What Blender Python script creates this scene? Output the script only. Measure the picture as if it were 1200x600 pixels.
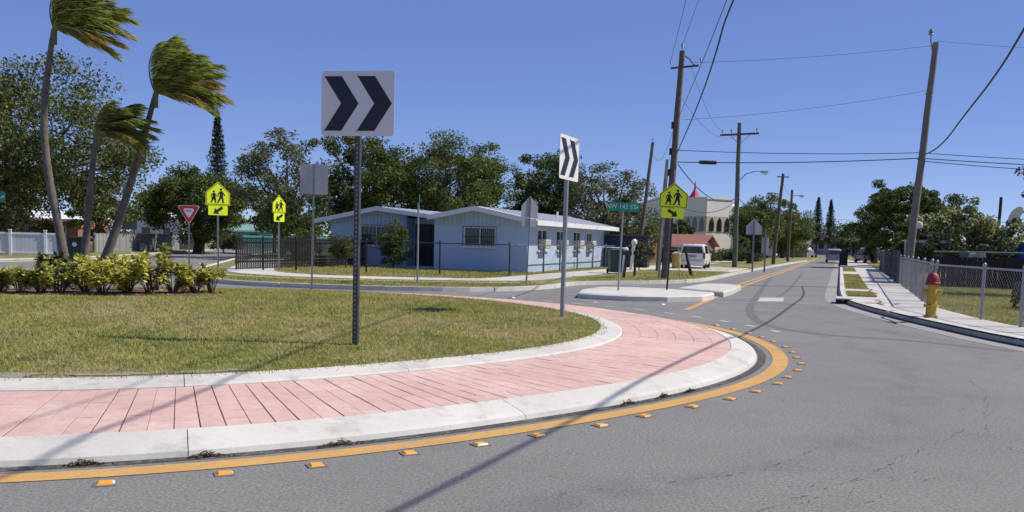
import bpy, math, random
import numpy as np
from math import sin, cos, pi, radians, degrees, sqrt, atan2, tan
from mathutils import Vector, Matrix

scene = bpy.context.scene
for o in list(bpy.data.objects):
    bpy.data.objects.remove(o, do_unlink=True)
COL = scene.collection

# ------------------------------------------------------------------ camera
CAM_H, PITCH, ROLL, FPX = 1.45, radians(5.0), radians(1.4), 1039.0
cd = bpy.data.cameras.new('camera')
cam = bpy.data.objects.new('camera', cd); COL.objects.link(cam)
_r = Vector((1, 0, 0)); _u = Vector((0, sin(PITCH), cos(PITCH))); _f = Vector((0, cos(PITCH), -sin(PITCH)))
right = _r*cos(ROLL) + _u*sin(ROLL); up = -_r*sin(ROLL) + _u*cos(ROLL)
cam.matrix_world = Matrix(((right.x, up.x, -_f.x, 0), (right.y, up.y, -_f.y, 0), (right.z, up.z, -_f.z, CAM_H), (0, 0, 0, 1)))
cd.sensor_width = 36; cd.lens = 36*FPX/1200
cd.shift_y = (281.6 + FPX*tan(PITCH) - 300)/1200
cd.clip_start = 0.1; cd.clip_end = 4000
scene.camera = cam

# ------------------------------------------------------------------ sky and sun
SUN_AZ, SUN_EL = radians(5), radians(49)       # azimuth measured from +X towards +Y
w = bpy.data.worlds.new('World'); scene.world = w; w.use_nodes = True
nt = w.node_tree; nt.nodes.clear()
sky = nt.nodes.new('ShaderNodeTexSky'); sky.sky_type = 'NISHITA'; sky.sun_disc = False
sky.sun_elevation = SUN_EL; sky.sun_rotation = pi/2 - SUN_AZ
sky.altitude = 0; sky.air_density = 0.5; sky.dust_density = 0.0; sky.ozone_density = 10.0
hs = nt.nodes.new('ShaderNodeHueSaturation'); hs.inputs['Saturation'].default_value = 1.36; hs.inputs['Hue'].default_value = 0.525; hs.inputs['Value'].default_value = 3.3
gm = nt.nodes.new('ShaderNodeGamma'); gm.inputs[1].default_value = 0.46
bg = nt.nodes.new('ShaderNodeBackground'); bg.inputs[1].default_value = 0.10
wo = nt.nodes.new('ShaderNodeOutputWorld')
nt.links.new(sky.outputs[0], gm.inputs[0]); nt.links.new(gm.outputs[0], hs.inputs['Color']); nt.links.new(hs.outputs[0], bg.inputs[0]); nt.links.new(bg.outputs[0], wo.inputs[0])
sd = bpy.data.lights.new('sun', 'SUN'); sd.energy = 5.0; sd.angle = radians(0.5); sd.color = (1.0, 0.925, 0.80)
sun = bpy.data.objects.new('sun', sd); COL.objects.link(sun)
sv = Vector((cos(SUN_EL)*cos(SUN_AZ), cos(SUN_EL)*sin(SUN_AZ), sin(SUN_EL)))
sun.rotation_euler = sv.to_track_quat('Z', 'Y').to_euler(); sun.location = sv*200
scene.view_settings.view_transform = 'Standard'; scene.view_settings.look = 'None'
scene.view_settings.exposure = 0.0; scene.view_settings.gamma = 1.0; scene.view_settings.use_curve_mapping = False

# ------------------------------------------------------------------ materials
MATS = {}
def _nodes(name):
    m = bpy.data.materials.new(name); m.use_nodes = True
    n = m.node_tree; b = n.nodes['Principled BSDF']
    return m, n, b
def mixrgb(n, fac, a, b, blend='MIX'):
    x = n.nodes.new('ShaderNodeMix'); x.data_type = 'RGBA'; x.blend_type = blend; x.clamp_factor = True
    for sock, val in ((0, fac), (6, a), (7, b)):
        if isinstance(val, bpy.types.NodeSocket): n.links.new(val, x.inputs[sock])
        elif sock == 0: x.inputs[0].default_value = val
        else: x.inputs[sock].default_value = (*val[:3], 1)
    return x.outputs[2]
def noise(n, scale, detail=4, rough=.6, vec=None):
    x = n.nodes.new('ShaderNodeTexNoise'); x.inputs['Scale'].default_value = scale
    x.inputs['Detail'].default_value = detail; x.inputs['Roughness'].default_value = rough
    if vec is not None: n.links.new(vec, x.inputs['Vector'])
    return x.outputs[0]
def maprange(n, v, a, b, c=0, d=1):
    x = n.nodes.new('ShaderNodeMapRange'); n.links.new(v, x.inputs[0])
    for i, q in enumerate((a, b, c, d)): x.inputs[i+1].default_value = q
    return x.outputs[0]
def math_(n, op, a, b=None):
    x = n.nodes.new('ShaderNodeMath'); x.operation = op
    for i, q in enumerate((a, b)):
        if q is None: continue
        if isinstance(q, bpy.types.NodeSocket): n.links.new(q, x.inputs[i])
        else: x.inputs[i].default_value = q
    return x.outputs[0]
def pmat(name, c1, c2=None, scale=6, rough=.7, bump=0, bscale=40, metal=0, spec=.5, fine=.12, rand=0.0):
    """two-tone noise over world-size coordinates with a finer grain, optional bump and per-object variation"""
    if name in MATS: return MATS[name]
    m, n, b = _nodes(name)
    tc = n.nodes.new('ShaderNodeTexCoord').outputs['Object']
    c2 = c2 or tuple(x*.82 for x in c1)
    f1 = maprange(n, noise(n, scale, 5, .65, tc), .32, .68)
    col = mixrgb(n, f1, c1, c2)
    f2 = maprange(n, noise(n, bscale, 3, .7, tc), .3, .7)
    dark = mixrgb(n, 1.0, col, tuple([1-fine]*3), 'MULTIPLY')
    col = mixrgb(n, f2, col, dark)
    if rand > 0:
        oi = n.nodes.new('ShaderNodeObjectInfo').outputs['Random']
        k = maprange(n, oi, 0, 1, 1-rand, 1.0)
        cx = n.nodes.new('ShaderNodeCombineColor')
        for i in range(3): n.links.new(k, cx.inputs[i])
        col = mixrgb(n, 1.0, col, cx.outputs[0], 'MULTIPLY')
    n.links.new(col, b.inputs['Base Color'])
    b.inputs['Roughness'].default_value = rough; b.inputs['Metallic'].default_value = metal
    b.inputs['Specular IOR Level'].default_value = spec
    if bump:
        bp = n.nodes.new('ShaderNodeBump'); bp.inputs['Strength'].default_value = bump; bp.inputs['Distance'].default_value = .01
        n.links.new(noise(n, bscale, 4, .7, tc), bp.inputs['Height']); n.links.new(bp.outputs[0], b.inputs['Normal'])
    MATS[name] = m; return m
def leafmat(name, cols, trans=.25, rough=.6):
    if name in MATS: return MATS[name]
    m, n, b = _nodes(name)
    g = n.nodes.new('ShaderNodeNewGeometry')
    r = n.nodes.new('ShaderNodeValToRGB'); n.links.new(g.outputs['Random Per Island'], r.inputs[0])
    el = r.color_ramp.elements
    while len(el) < len(cols): el.new(.5)
    for i, c in enumerate(cols):
        el[i].position = i/(len(cols)-1); el[i].color = (*c, 1)
    nz = maprange(n, noise(n, .9, 3, .6, g.outputs['Position']), .35, .65, .72, 1.15)
    cx = n.nodes.new('ShaderNodeCombineColor')
    for i in range(3): n.links.new(nz, cx.inputs[i])
    col = mixrgb(n, 1.0, r.outputs[0], cx.outputs[0], 'MULTIPLY')
    n.links.new(col, b.inputs['Base Color']); b.inputs['Roughness'].default_value = rough
    b.inputs['Specular IOR Level'].default_value = .25
    t = n.nodes.new('ShaderNodeBsdfTranslucent'); n.links.new(col, t.inputs[0])
    ms = n.nodes.new('ShaderNodeMixShader'); ms.inputs[0].default_value = trans
    n.links.new(b.outputs[0], ms.inputs[1]); n.links.new(t.outputs[0], ms.inputs[2])
    n.links.new(ms.outputs[0], n.nodes['Material Output'].inputs[0])
    MATS[name] = m; return m

RC = (-5.15, 13.65)                     # centre of the roundabout
def asphalt_mat():
    m, n, b = _nodes('asphalt')
    g = n.nodes.new('ShaderNodeNewGeometry').outputs['Position']
    base = mixrgb(n, maprange(n, noise(n, .35, 5, .6, g), .35, .65), (.25, .246, .234), (.213, .21, .20))
    base = mixrgb(n, math_(n, 'MULTIPLY', maprange(n, noise(n, 1.1, 6, .75, g), .5, .72), .4), base, (.15, .148, .142))
    base = mixrgb(n, math_(n, 'MULTIPLY', maprange(n, noise(n, 2.7, 6, .8, g), .56, .78), .35), base, (.31, .305, .295))
    grit = maprange(n, noise(n, 48, 4, .9, g), .36, .64)
    base = mixrgb(n, grit, mixrgb(n, 1.0, base, (.52, .52, .52), 'MULTIPLY'), mixrgb(n, 1.0, base, (1.34, 1.34, 1.32), 'MULTIPLY'))
    # pale exposed aggregate
    v = n.nodes.new('ShaderNodeTexVoronoi'); v.inputs['Scale'].default_value = 38; n.links.new(g, v.inputs['Vector'])
    peb = math_(n, 'LESS_THAN', v.outputs['Distance'], .13)
    base = mixrgb(n, math_(n, 'MULTIPLY', peb, .45), base, (.42, .41, .39))
    # wear: darker wheel paths that run round the island, broken up by noise
    sx = n.nodes.new('ShaderNodeSeparateXYZ'); n.links.new(g, sx.inputs[0])
    dx = math_(n, 'SUBTRACT', sx.outputs[0], RC[0]); dy = math_(n, 'SUBTRACT', sx.outputs[1], RC[1])
    r = math_(n, 'SQRT', math_(n, 'ADD', math_(n, 'MULTIPLY', dx, dx), math_(n, 'MULTIPLY', dy, dy)))
    wob = maprange(n, noise(n, .25, 3, .5, g), 0, 1, -.5, .5)
    r = math_(n, 'ADD', r, wob)
    br = maprange(n, noise(n, 1.6, 5, .7, g), .42, .7)
    for rr, wd, am in ((10.45, .34, .42), (12.05, .40, .5), (13.6, .5, .4), (14.9, .9, .55)):
        d = math_(n, 'ABSOLUTE', math_(n, 'SUBTRACT', r, rr))
        k = math_(n, 'MULTIPLY', math_(n, 'MULTIPLY', maprange(n, d, wd, 0), br), am)
        base = mixrgb(n, k, base, (.075, .075, .08))
    n.links.new(base, b.inputs['Base Color']); b.inputs['Roughness'].default_value = .85
    b.inputs['Specular IOR Level'].default_value = .3
    bp = n.nodes.new('ShaderNodeBump'); bp.inputs['Strength'].default_value = .55; bp.inputs['Distance'].default_value = .012
    n.links.new(noise(n, 60, 4, .8, g), bp.inputs['Height']); n.links.new(bp.outputs[0], b.inputs['Normal'])
    return m
def brick_mat():
    m, n, b = _nodes('pink_paver')
    g = n.nodes.new('ShaderNodeNewGeometry').outputs['Position']
    oi = n.nodes.new('ShaderNodeObjectInfo').outputs['Random']
    c = mixrgb(n, oi, (.68, .485, .425), (.77, .60, .535))
    c = mixrgb(n, maprange(n, noise(n, .9, 5, .7, g), .36, .66), c, (.62, .40, .345))
    c = mixrgb(n, math_(n, 'MULTIPLY', maprange(n, noise(n, .35, 6, .75, g), .48, .68), .6), c, (.47, .35, .31))
    c = mixrgb(n, math_(n, 'MULTIPLY', maprange(n, noise(n, 7, 5, .8, g), .5, .72), .5), c, (.36, .24, .205))
    c = mixrgb(n, math_(n, 'MULTIPLY', maprange(n, noise(n, 2.3, 6, .75, g), .52, .75), .6), c, (.70, .52, .46))
    c = mixrgb(n, math_(n, 'MULTIPLY', maprange(n, noise(n, 45, 3, .8, g), .3, .7), .25), c, (.48, .27, .225))
    n.links.new(c, b.inputs['Base Color']); b.inputs['Roughness'].default_value = .85
    b.inputs['Specular IOR Level'].default_value = .25
    bp = n.nodes.new('ShaderNodeBump'); bp.inputs['Strength'].default_value = .3; bp.inputs['Distance'].default_value = .006
    n.links.new(noise(n, 40, 4, .8, g), bp.inputs['Height']); n.links.new(bp.outputs[0], b.inputs['Normal'])
    return m
def concrete_mat(name, c1, c2, dirt=.35, rand=.06):
    m, n, b = _nodes(name)
    g = n.nodes.new('ShaderNodeNewGeometry').outputs['Position']
    c = mixrgb(n, maprange(n, noise(n, .8, 5, .65, g), .35, .65), c1, c2)
    c = mixrgb(n, math_(n, 'MULTIPLY', maprange(n, noise(n, 3.1, 6, .75, g), .52, .76), dirt), c, tuple(x*.42 for x in c2))
    c = mixrgb(n, math_(n, 'MULTIPLY', maprange(n, noise(n, .45, 5, .7, g), .5, .7), dirt*.6), c, tuple(x*.62 for x in c2))
    c = mixrgb(n, math_(n, 'MULTIPLY', maprange(n, noise(n, 50, 3, .8, g), .35, .7), .18), c, tuple(x*.55 for x in c2))
    oi = n.nodes.new('ShaderNodeObjectInfo').outputs['Random']
    k = maprange(n, oi, 0, 1, 1-rand, 1.0)
    cx = n.nodes.new('ShaderNodeCombineColor')
    for i in range(3): n.links.new(k, cx.inputs[i])
    c = mixrgb(n, 1.0, c, cx.outputs[0], 'MULTIPLY')
    n.links.new(c, b.inputs['Base Color']); b.inputs['Roughness'].default_value = .85; b.inputs['Specular IOR Level'].default_value = .25
    bp = n.nodes.new('ShaderNodeBump'); bp.inputs['Strength'].default_value = .3; bp.inputs['Distance'].default_value = .006
    n.links.new(noise(n, 35, 4, .8, g), bp.inputs['Height']); n.links.new(bp.outputs[0], b.inputs['Normal'])
    MATS[name] = m; return m
def turf_mat(name, g1, g2, dry, soil, blades):
    m, n, b = _nodes(name)
    geo = n.nodes.new('ShaderNodeNewGeometry'); g = geo.outputs['Position']
    c = mixrgb(n, maprange(n, noise(n, 1.3, 4, .6, g), .35, .65), g1, g2)
    c = mixrgb(n, maprange(n, noise(n, .55, 6, .7, g), .45, .62), c, dry)
    c = mixrgb(n, math_(n, 'MULTIPLY', maprange(n, noise(n, 5.0, 5, .75, g), .48, .62), .7), c, tuple(x*.42 for x in g2))
    if blades:
        ri = geo.outputs['Random Per Island']
        c = mixrgb(n, maprange(n, ri, .5, .9), c, dry)
        c = mixrgb(n, maprange(n, ri, .95, .97), c, (.52, .44, .26))
    else:
        c = mixrgb(n, maprange(n, noise(n, 14, 5, .75, g), .48, .66), c, soil)
    n.links.new(c, b.inputs['Base Color']); b.inputs['Roughness'].default_value = .8; b.inputs['Specular IOR Level'].default_value = .15
    if blades:
        t = n.nodes.new('ShaderNodeBsdfTranslucent'); n.links.new(c, t.inputs[0])
        ms = n.nodes.new('ShaderNodeMixShader'); ms.inputs[0].default_value = .3
        n.links.new(b.outputs[0], ms.inputs[1]); n.links.new(t.outputs[0], ms.inputs[2])
        n.links.new(ms.outputs[0], n.nodes['Material Output'].inputs[0])
    else:
        bp = n.nodes.new('ShaderNodeBump'); bp.inputs['Strength'].default_value = .8; bp.inputs['Distance'].default_value = .03
        n.links.new(noise(n, 22, 5, .8, g), bp.inputs['Height']); n.links.new(bp.outputs[0], b.inputs['Normal'])
    return m
def paint_mat(name, col, under=(.25, .245, .235), wear=.5):
    m, n, b = _nodes(name)
    g = n.nodes.new('ShaderNodeNewGeometry').outputs['Position']
    k = math_(n, 'MULTIPLY', maprange(n, noise(n, 16, 6, .8, g), .5, .72), wear)
    c = mixrgb(n, maprange(n, noise(n, 1.5, 4, .6, g), .3, .7), col, tuple(x*.84 for x in col))
    c = mixrgb(n, math_(n, 'MULTIPLY', maprange(n, noise(n, 2.2, 6, .8, g), .52, .72), wear*.55), c, under)
    n.links.new(mixrgb(n, k, c, under), b.inputs['Base Color']); b.inputs['Roughness'].default_value = .8
    b.inputs['Specular IOR Level'].default_value = .25
    return m

M_asphalt = asphalt_mat(); M_brick = brick_mat()
M_kerb = concrete_mat('white_painted_kerb', (.69, .67, .615), (.60, .58, .53), .62)
M_walk = concrete_mat('pale_concrete', (.68, .65, .60), (.57, .545, .505), .35, .12)
M_gutter = concrete_mat('grey_concrete', (.38, .37, .35), (.31, .305, .29), .4)
M_joint = pmat('joint_dirt', (.13, .08, .065), (.20, .125, .10), 8, .95)
M_turf = turf_mat('turf', (.25, .27, .085), (.21, .235, .07), (.38, .33, .17), (.16, .12, .075), False)
M_blades = turf_mat('grass_blades', (.37, .39, .065), (.28, .32, .05), (.56, .47, .20), (.16, .12, .075), True)
M_soil = pmat('mulch', (.16, .085, .06), (.24, .15, .11), 5, .95, .8, 30)
M_land = turf_mat('far_ground', (.13, .14, .05), (.10, .12, .04), (.2, .165, .09), (.15, .12, .08), False)
M_orange = paint_mat('yellow_road_paint', (.64, .37, .11), wear=.8)
M_whitepaint = paint_mat('white_road_paint', (.58, .58, .56), wear=.75)
M_crack = pmat('bitumen', (.085, .083, .08), (.13, .128, .125), 8, .9)
M_galv = pmat('galvanised_steel', (.40, .41, .42), (.32, .33, .34), 5, .45, 0, 50, .65)
M_darkpost = pmat('dark_green_steel', (.055, .06, .058), (.09, .09, .085), 8, .5, .2, 60, .3)
M_alum = pmat('sign_back_aluminium', (.42, .44, .46), (.36, .38, .40), 3, .5, 0, 30, .35)
M_signwhite = pmat('sign_white', (.72, .71, .70), (.66, .65, .64), 2, .5, fine=.05)
M_signblack = pmat('sign_black', (.014, .014, .02), None, 4, .45)
M_school = pmat('fluorescent_yellow_green', (.80, .93, .012), (.74, .88, .012), 2, .5, fine=.04)
M_red = pmat('sign_red', (.55, .022, .03), None, 4, .45, fine=.05)
M_signgreen = pmat('sign_green', (.012, .30, .17), None, 4, .45, fine=.05)
M_wood = pmat('weathered_pole_wood', (.17, .13, .10), (.10, .078, .062), 3, .9, .6, 24)
M_greenpole = pmat('green_stained_pole', (.12, .16, .12), (.075, .10, .08), 2, .9, .4, 24)
M_wire = pmat('black_cable', (.02, .02, .024), None, 5, .6)
M_bark = pmat('bark', (.13, .10, .075), (.075, .058, .046), 4, .95, .8, 18)
M_palmbark = pmat('palm_bark', (.19, .165, .145), (.10, .085, .075), 5, .95, .7, 14)
M_bluewall = pmat('pale_blue_stucco', (.47, .575, .735), (.42, .525, .685), 1.2, .85, .25, 45, fine=.08)
M_fascia = pmat('white_fascia', (.74, .74, .76), (.66, .66, .68), 2, .6, fine=.06)
M_roofwhite = pmat('white_roof', (.82, .82, .82), (.72, .72, .72), 1.5, .7, .2, 20)
M_glass = pmat('dark_glass', (.015, .018, .022), None, 2, .08, spec=.8)
M_iron = pmat('black_iron', (.016, .016, .018), (.028, .026, .026), 9, .55)
M_navy = pmat('navy_boards', (.03, .042, .09), (.02, .03, .065), 3, .8, .2, 30, rand=.2)

# ------------------------------------------------------------------ object helpers
class MB:
    def __init__(s): s.v = []; s.f = []
    def add(s, vs, fs):
        k = len(s.v); s.v += [tuple(p) for p in vs]; s.f += [tuple(i+k for i in f) for f in fs]; return s
    def box(s, c, size, rz=0, taper=1.0):
        x, y, z = size[0]/2, size[1]/2, size[2]/2; vs = []
        for dz in (-1, 1):
            t = taper if dz > 0 else 1
            for dx, dy in ((-1, -1), (1, -1), (1, 1), (-1, 1)):
                px, py = dx*x*t, dy*y*t
                vs.append((c[0]+px*cos(rz)-py*sin(rz), c[1]+px*sin(rz)+py*cos(rz), c[2]+dz*z))
        return s.add(vs, [(3, 2, 1, 0), (4, 5, 6, 7), (0, 1, 5, 4), (1, 2, 6, 5), (2, 3, 7, 6), (3, 0, 4, 7)])
    def tube(s, pts, rad, n=8, cap=True):
        pts = [Vector(p) for p in pts]
        if not hasattr(rad, '__len__'): rad = [rad]*len(pts)
        vs = []; ref = None
        for i, p in enumerate(pts):
            t = (pts[min(i+1, len(pts)-1)]-pts[max(i-1, 0)]).normalized()
            if ref is None: ref = Vector((0, 0, 1)) if abs(t.z) < .9 else Vector((1, 0, 0))
            a = t.cross(ref).normalized(); b = t.cross(a).normalized(); ref = -b if False else ref
            for k in range(n):
                q = p+(a*cos(2*pi*k/n)+b*sin(2*pi*k/n))*rad[i]; vs.append(q)
        fs = [(i*n+k, i*n+(k+1) % n, (i+1)*n+(k+1) % n, (i+1)*n+k) for i in range(len(pts)-1) for k in range(n)]
        if cap: fs += [tuple(range(n))[::-1], tuple((len(pts)-1)*n+k for k in range(n))]
        return s.add(vs, fs)
    def lathe(s, prof, n=16, c=(0, 0, 0), axis='z'):
        vs = []
        for r, z in prof:
            for k in range(n):
                a = 2*pi*k/n; q = (r*cos(a), r*sin(a), z)
                if axis == 'y': q = (q[0], q[2], q[1])
                if axis == 'x': q = (q[2], q[0], q[1])
                vs.append((c[0]+q[0], c[1]+q[1], c[2]+q[2]))
        m = len(prof)
        fs = [(i*n+k, i*n+(k+1) % n, (i+1)*n+(k+1) % n, (i+1)*n+k) for i in range(m-1) for k in range(n)]
        fs += [tuple(range(n))[::-1], tuple((m-1)*n+k for k in range(n))]
        return s.add(vs, fs)
    def prism_y(s, poly, y0, y1):           # outline in x-z, thickness along y
        n = len(poly)
        vs = [(x, y0, z) for x, z in poly]+[(x, y1, z) for x, z in poly]
        return s.add(vs, [tuple(range(n)), tuple(range(2*n-1, n-1, -1))]+[(i, n+i, n+(i+1) % n, (i+1) % n) for i in range(n)])
    def prism_z(s, poly, z0, z1):           # outline in x-y, thickness along z
        n = len(poly)
        vs = [(x, y, z0) for x, y in poly]+[(x, y, z1) for x, y in poly]
        return s.add(vs, [tuple(range(n))[::-1], tuple(range(n, 2*n))]+[(i, (i+1) % n, n+(i+1) % n, n+i) for i in range(n)])
    def xf(s, fn): s.v = [tuple(fn(p)) for p in s.v]; return s
    def mesh(s, name, smooth=False, mat=None):
        me = bpy.data.meshes.new(name); me.from_pydata(s.v, [], s.f); me.update()
        if smooth:
            me.polygons.foreach_set('use_smooth', [True]*len(me.polygons)); 
            try: me.set_sharp_from_angle(angle=radians(40))
            except Exception: pass
        if mat: me.materials.append(mat)
        return me
    def build(s, name, mat, parent=None, smooth=False, **k):
        return link(name, s.mesh(name, smooth, mat), parent, **k)
def link(name, me, parent=None, label=None, cat=None, group=None, kind=None, loc=None, rz=None):
    o = bpy.data.objects.new(name, me); COL.objects.link(o)
    if parent: o.parent = parent
    if loc: o.location = loc
    if rz: o.rotation_euler = (0, 0, rz)
    tag(o, label, cat, group, kind); return o
def tag(o, label=None, cat=None, group=None, kind=None):
    if label: o['label'] = label
    if cat: o['category'] = cat
    if group: o['group'] = group
    if kind: o['kind'] = kind
    return o
def thing(name, label, cat, loc=(0, 0, 0), rz=0, group=None):
    return link(name, None, None, label, cat, group, None, loc, rz)
def copy_tree(o, parent=None):
    c = o.copy(); COL.objects.link(c); c.parent = parent
    for ch in list(o.children): copy_tree(ch, c)
    return c
def text_mesh(body, size, mat, sx=1.0):
    cu = bpy.data.curves.new('txt', 'FONT'); cu.body = body; cu.size = size; cu.extrude = .0015; cu.align_x = 'CENTER'; cu.align_y = 'CENTER'
    cu.resolution_u = 3
    o = bpy.data.objects.new('txt', cu); COL.objects.link(o)
    dg = bpy.context.evaluated_depsgraph_get(); dg.update()
    me = bpy.data.meshes.new_from_object(o.evaluated_get(dg)); me.name = 'lettering'
    bpy.data.objects.remove(o, do_unlink=True)
    me.transform(Matrix.Rotation(pi/2, 4, 'X') @ Matrix.Scale(sx, 4, (1, 0, 0)))
    me.materials.clear(); me.materials.append(mat); return me
def np_mesh(name, V, F, mat):                # V (N,3), F (M,k) of equal polygons
    V = np.ascontiguousarray(V, np.float32); F = np.ascontiguousarray(F, np.int32)
    me = bpy.data.meshes.new(name); k = F.shape[1]
    me.vertices.add(len(V)); me.vertices.foreach_set('co', V.ravel())
    me.loops.add(F.size); me.loops.foreach_set('vertex_index', F.ravel())
    me.polygons.add(len(F)); me.polygons.foreach_set('loop_start', np.arange(0, F.size, k, dtype=np.int32))
    me.update(calc_edges=True); me.materials.append(mat); return me
def offset_line(L, d):                       # positive d: to the right of the walking direction
    out = []
    for i, p in enumerate(L):
        a = Vector(L[max(i-1, 0)][:2]); b = Vector(L[min(i+1, len(L)-1)][:2]); t = (b-a).normalized()
        dd = d[i] if hasattr(d, '__len__') else d
        out.append((p[0]+t.y*dd, p[1]-t.x*dd))
    return out
def resample(L, step):
    pts = [Vector(p) for p in L]; s = [0]
    for a, b in zip(pts, pts[1:]): s.append(s[-1]+(b-a).length)
    n = max(1, round(s[-1]/step)); out = []
    for k in range(n+1):
        t = s[-1]*k/n; i = max(j for j in range(len(s)) if s[j] <= t+1e-9); i = min(i, len(pts)-2)
        u = (t-s[i])/max(1e-9, s[i+1]-s[i]); out.append(tuple(pts[i].lerp(pts[i+1], u)))
    return out
def smooth_line(L, it=2):
    for _ in range(it):
        o = [L[0]]
        for a, b in zip(L, L[1:]):
            a = Vector(a); b = Vector(b); o += [tuple(a.lerp(b, .25)), tuple(a.lerp(b, .75))]
        o.append(L[-1]); L = o
    return L
def strip(A, B, z0, z1=None):                # sheet (or raised strip) between two lines
    mb = MB(); n = len(A)
    if z1 is None:
        mb.add([(*p[:2], z0) for p in A]+[(*p[:2], z0) for p in B], [(i+1, i, n+i, n+i+1) for i in range(n-1)])
    else:
        for i in range(n-1):
            q = [A[i], A[i+1], B[i+1], B[i]]
            mb.add([(*p[:2], z0) for p in q]+[(*p[:2], z1) for p in q],
                   [(4, 7, 6, 5), (0, 1, 5, 4), (2, 3, 7, 6)]+([(3, 0, 4, 7)] if i == 0 else [])+([(1, 2, 6, 5)] if i == n-2 else []))
    return mb
def in_poly(P, poly):
    x, y = P[:, 0], P[:, 1]; c = np.zeros(len(P), bool); n = len(poly)
    for i in range(n):
        x1, y1 = poly[i][:2]; x2, y2 = poly[i-1][:2]
        k = ((y1 > y) != (y2 > y)) & (x < (x2-x1)*(y-y1)/(y2-y1+1e-12)+x1); c ^= k
    return c
def grass_blades(name, P, zfun, h, wd, rng, **k):
    n = len(P); a = rng.uniform(0, 2*pi, n); hh = h*rng.uniform(.45, 1.25, n); lean = rng.normal(0, .55, (n, 2))*hh[:, None]
    z = zfun(P); dx = np.cos(a)*wd/2; dy = np.sin(a)*wd/2
    V = np.zeros((n, 3, 3)); V[:, 0] = np.c_[P[:, 0]-dx, P[:, 1]-dy, z]; V[:, 1] = np.c_[P[:, 0]+dx, P[:, 1]+dy, z]
    V[:, 2] = np.c_[P[:, 0]+lean[:, 0], P[:, 1]+lean[:, 1], z+hh]
    return link(name, np_mesh(name, V.reshape(-1, 3), np.arange(3*n).reshape(n, 3), M_blades), kind='stuff', **k)
RNG = np.random.default_rng(7); random.seed(7)

# ================================================================== SETTING
MB().add([(-2500, -1500, -.03), (2500, -1500, -.03), (2500, 3500, -.03), (-2500, 3500, -.03)], [(0, 1, 2, 3)]).build('ground', M_land, kind='structure')
road = MB().add([(-120, -60, 0), (120, -60, 0), (120, 420, 0), (-120, 420, 0)], [(0, 1, 2, 3)]).build('road', M_asphalt, kind='structure')
SDIR = (.3446, .9387)                        # direction of the street that runs away to the right
# ---- right-hand block
KR = [(16, 3.2), (12.5, 4.6), (10.2, 6.6), (8.6, 9.6), (7.82, 13.3), (7.9, 16.2), (8.12, 19.4), (8.66, 23.2), (9.9, 26.9), (13.5, 36.7), (20.1, 54.7), (33.9, 92.3), (61.4, 167.4), (150, 409)]
KRs = smooth_line(KR, 2)
blockR = KR+[(240, 409), (240, 3.2)]
MB().prism_z(offset_line(KRs, .1)+[(240, 409), (240, 3.2)], -.02, .105).build('lawn_block', M_turf, kind='structure')
# ---- house block
KL_left = [(-33, 160), (-22.5, 90), (-16.5, 55), (-12.8, 38), (-11.6, 32.5), (-10.4, 28.2), (-8.4, 25.6), (-6.4, 24.6), (-4.4, 24.3), (-1.6, 24.4), (.1, 25.6), (1.2, 27.4), (1.75, 29.6), (3.0, 30.9), (5.2, 32.2), (7.2, 34.6), (8.9, 39.0), (10.6, 43.5), (14.3, 53), (24.3, 78), (42, 121), (140, 388)]
KLs = smooth_line(KL_left, 2)
MB().prism_z(offset_line(KLs, -.1)+[(-100, 388)], -.02, .105).build('lawn_block', M_turf, kind='structure')
# ---- left-hand block
KW = [(-75, 30), (-40, 31.5), (-24, 34.5), (-21.3, 38.5), (-21.5, 49.6), (-23.4, 60.8), (-26.5, 83), (-42, 160), (-110, 390)]
KWs = smooth_line(KW, 2)
MB().prism_z(offset_line(KWs, -.1)+[(-240, 390), (-240, 30)], -.02, .105).build('lawn_block', M_turf, kind='structure')

M_kerbface = pmat('near_black_concrete', (.028, .028, .03), (.06, .058, .056), 2.5, .9, .3, 30)  # near-black colour given to the road face and chamfer of the right kerb
def kerb_run(line, side, seg, name, z=.125, wid=.17, mat=M_kerb, face=None):
    """kerb stones along a line, one object for each cast length"""
    root = None
    pts = resample(line, seg/4)
    core = strip(pts, offset_line(pts, side*wid*.9), -.02, z-.03).build(name, M_gutter, kind='structure')
    for i in range(0, len(pts)-1, 4):
        L = pts[i:i+5]
        if len(L) < 2: continue
        L = [tuple(Vector(L[0]).lerp(Vector(L[1]), .012))]+L[1:-1]+[tuple(Vector(L[-1]).lerp(Vector(L[-2]), .012))]
        O = offset_line(L, -side*.004); I = offset_line(L, side*wid); C_ = offset_line(L, side*.03); mb = MB(); n = len(L)
        vs = [(*p, -.01) for p in O]+[(*p, z-.03) for p in offset_line(L, side*.008)]+[(*p, z) for p in C_]+[(*p, z) for p in I]+[(*p, -.01) for p in I]
        fs = []
        for k in range(4):
            fs += [(k*n+j, k*n+j+1, (k+1)*n+j+1, (k+1)*n+j) for j in range(n-1)]
        fs += [tuple(k*n for k in range(5)), tuple(k*n+n-1 for k in range(4, -1, -1))]
        o = mb.add(vs, fs).build('kerb_stone', mat, core)
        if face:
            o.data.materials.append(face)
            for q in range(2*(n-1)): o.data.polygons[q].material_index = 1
    return core
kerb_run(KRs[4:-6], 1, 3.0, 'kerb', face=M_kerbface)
kerb_run([p for p in KLs if p[1] < 100], 1, 3.0, 'kerb', z=.12)
kerb_run([p for p in KWs if p[1] < 90 and p[0] > -45], -1, 4.0, 'kerb', z=.12)
# gutters: concrete strip at the foot of the kerb
KRg = resample([p for p in KRs if p[1] < 170], 1.0)
strip(offset_line(KRg, -.42), offset_line(KRg, .02), .004).build('gutter', M_gutter, kind='structure')
KLg = resample([p for p in KLs if p[1] < 130 and p[0] > 8.5], 1.0)
strip(offset_line(KLg, .02), offset_line(KLg, -.35), .004).build('gutter', M_gutter, kind='structure')

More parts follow.
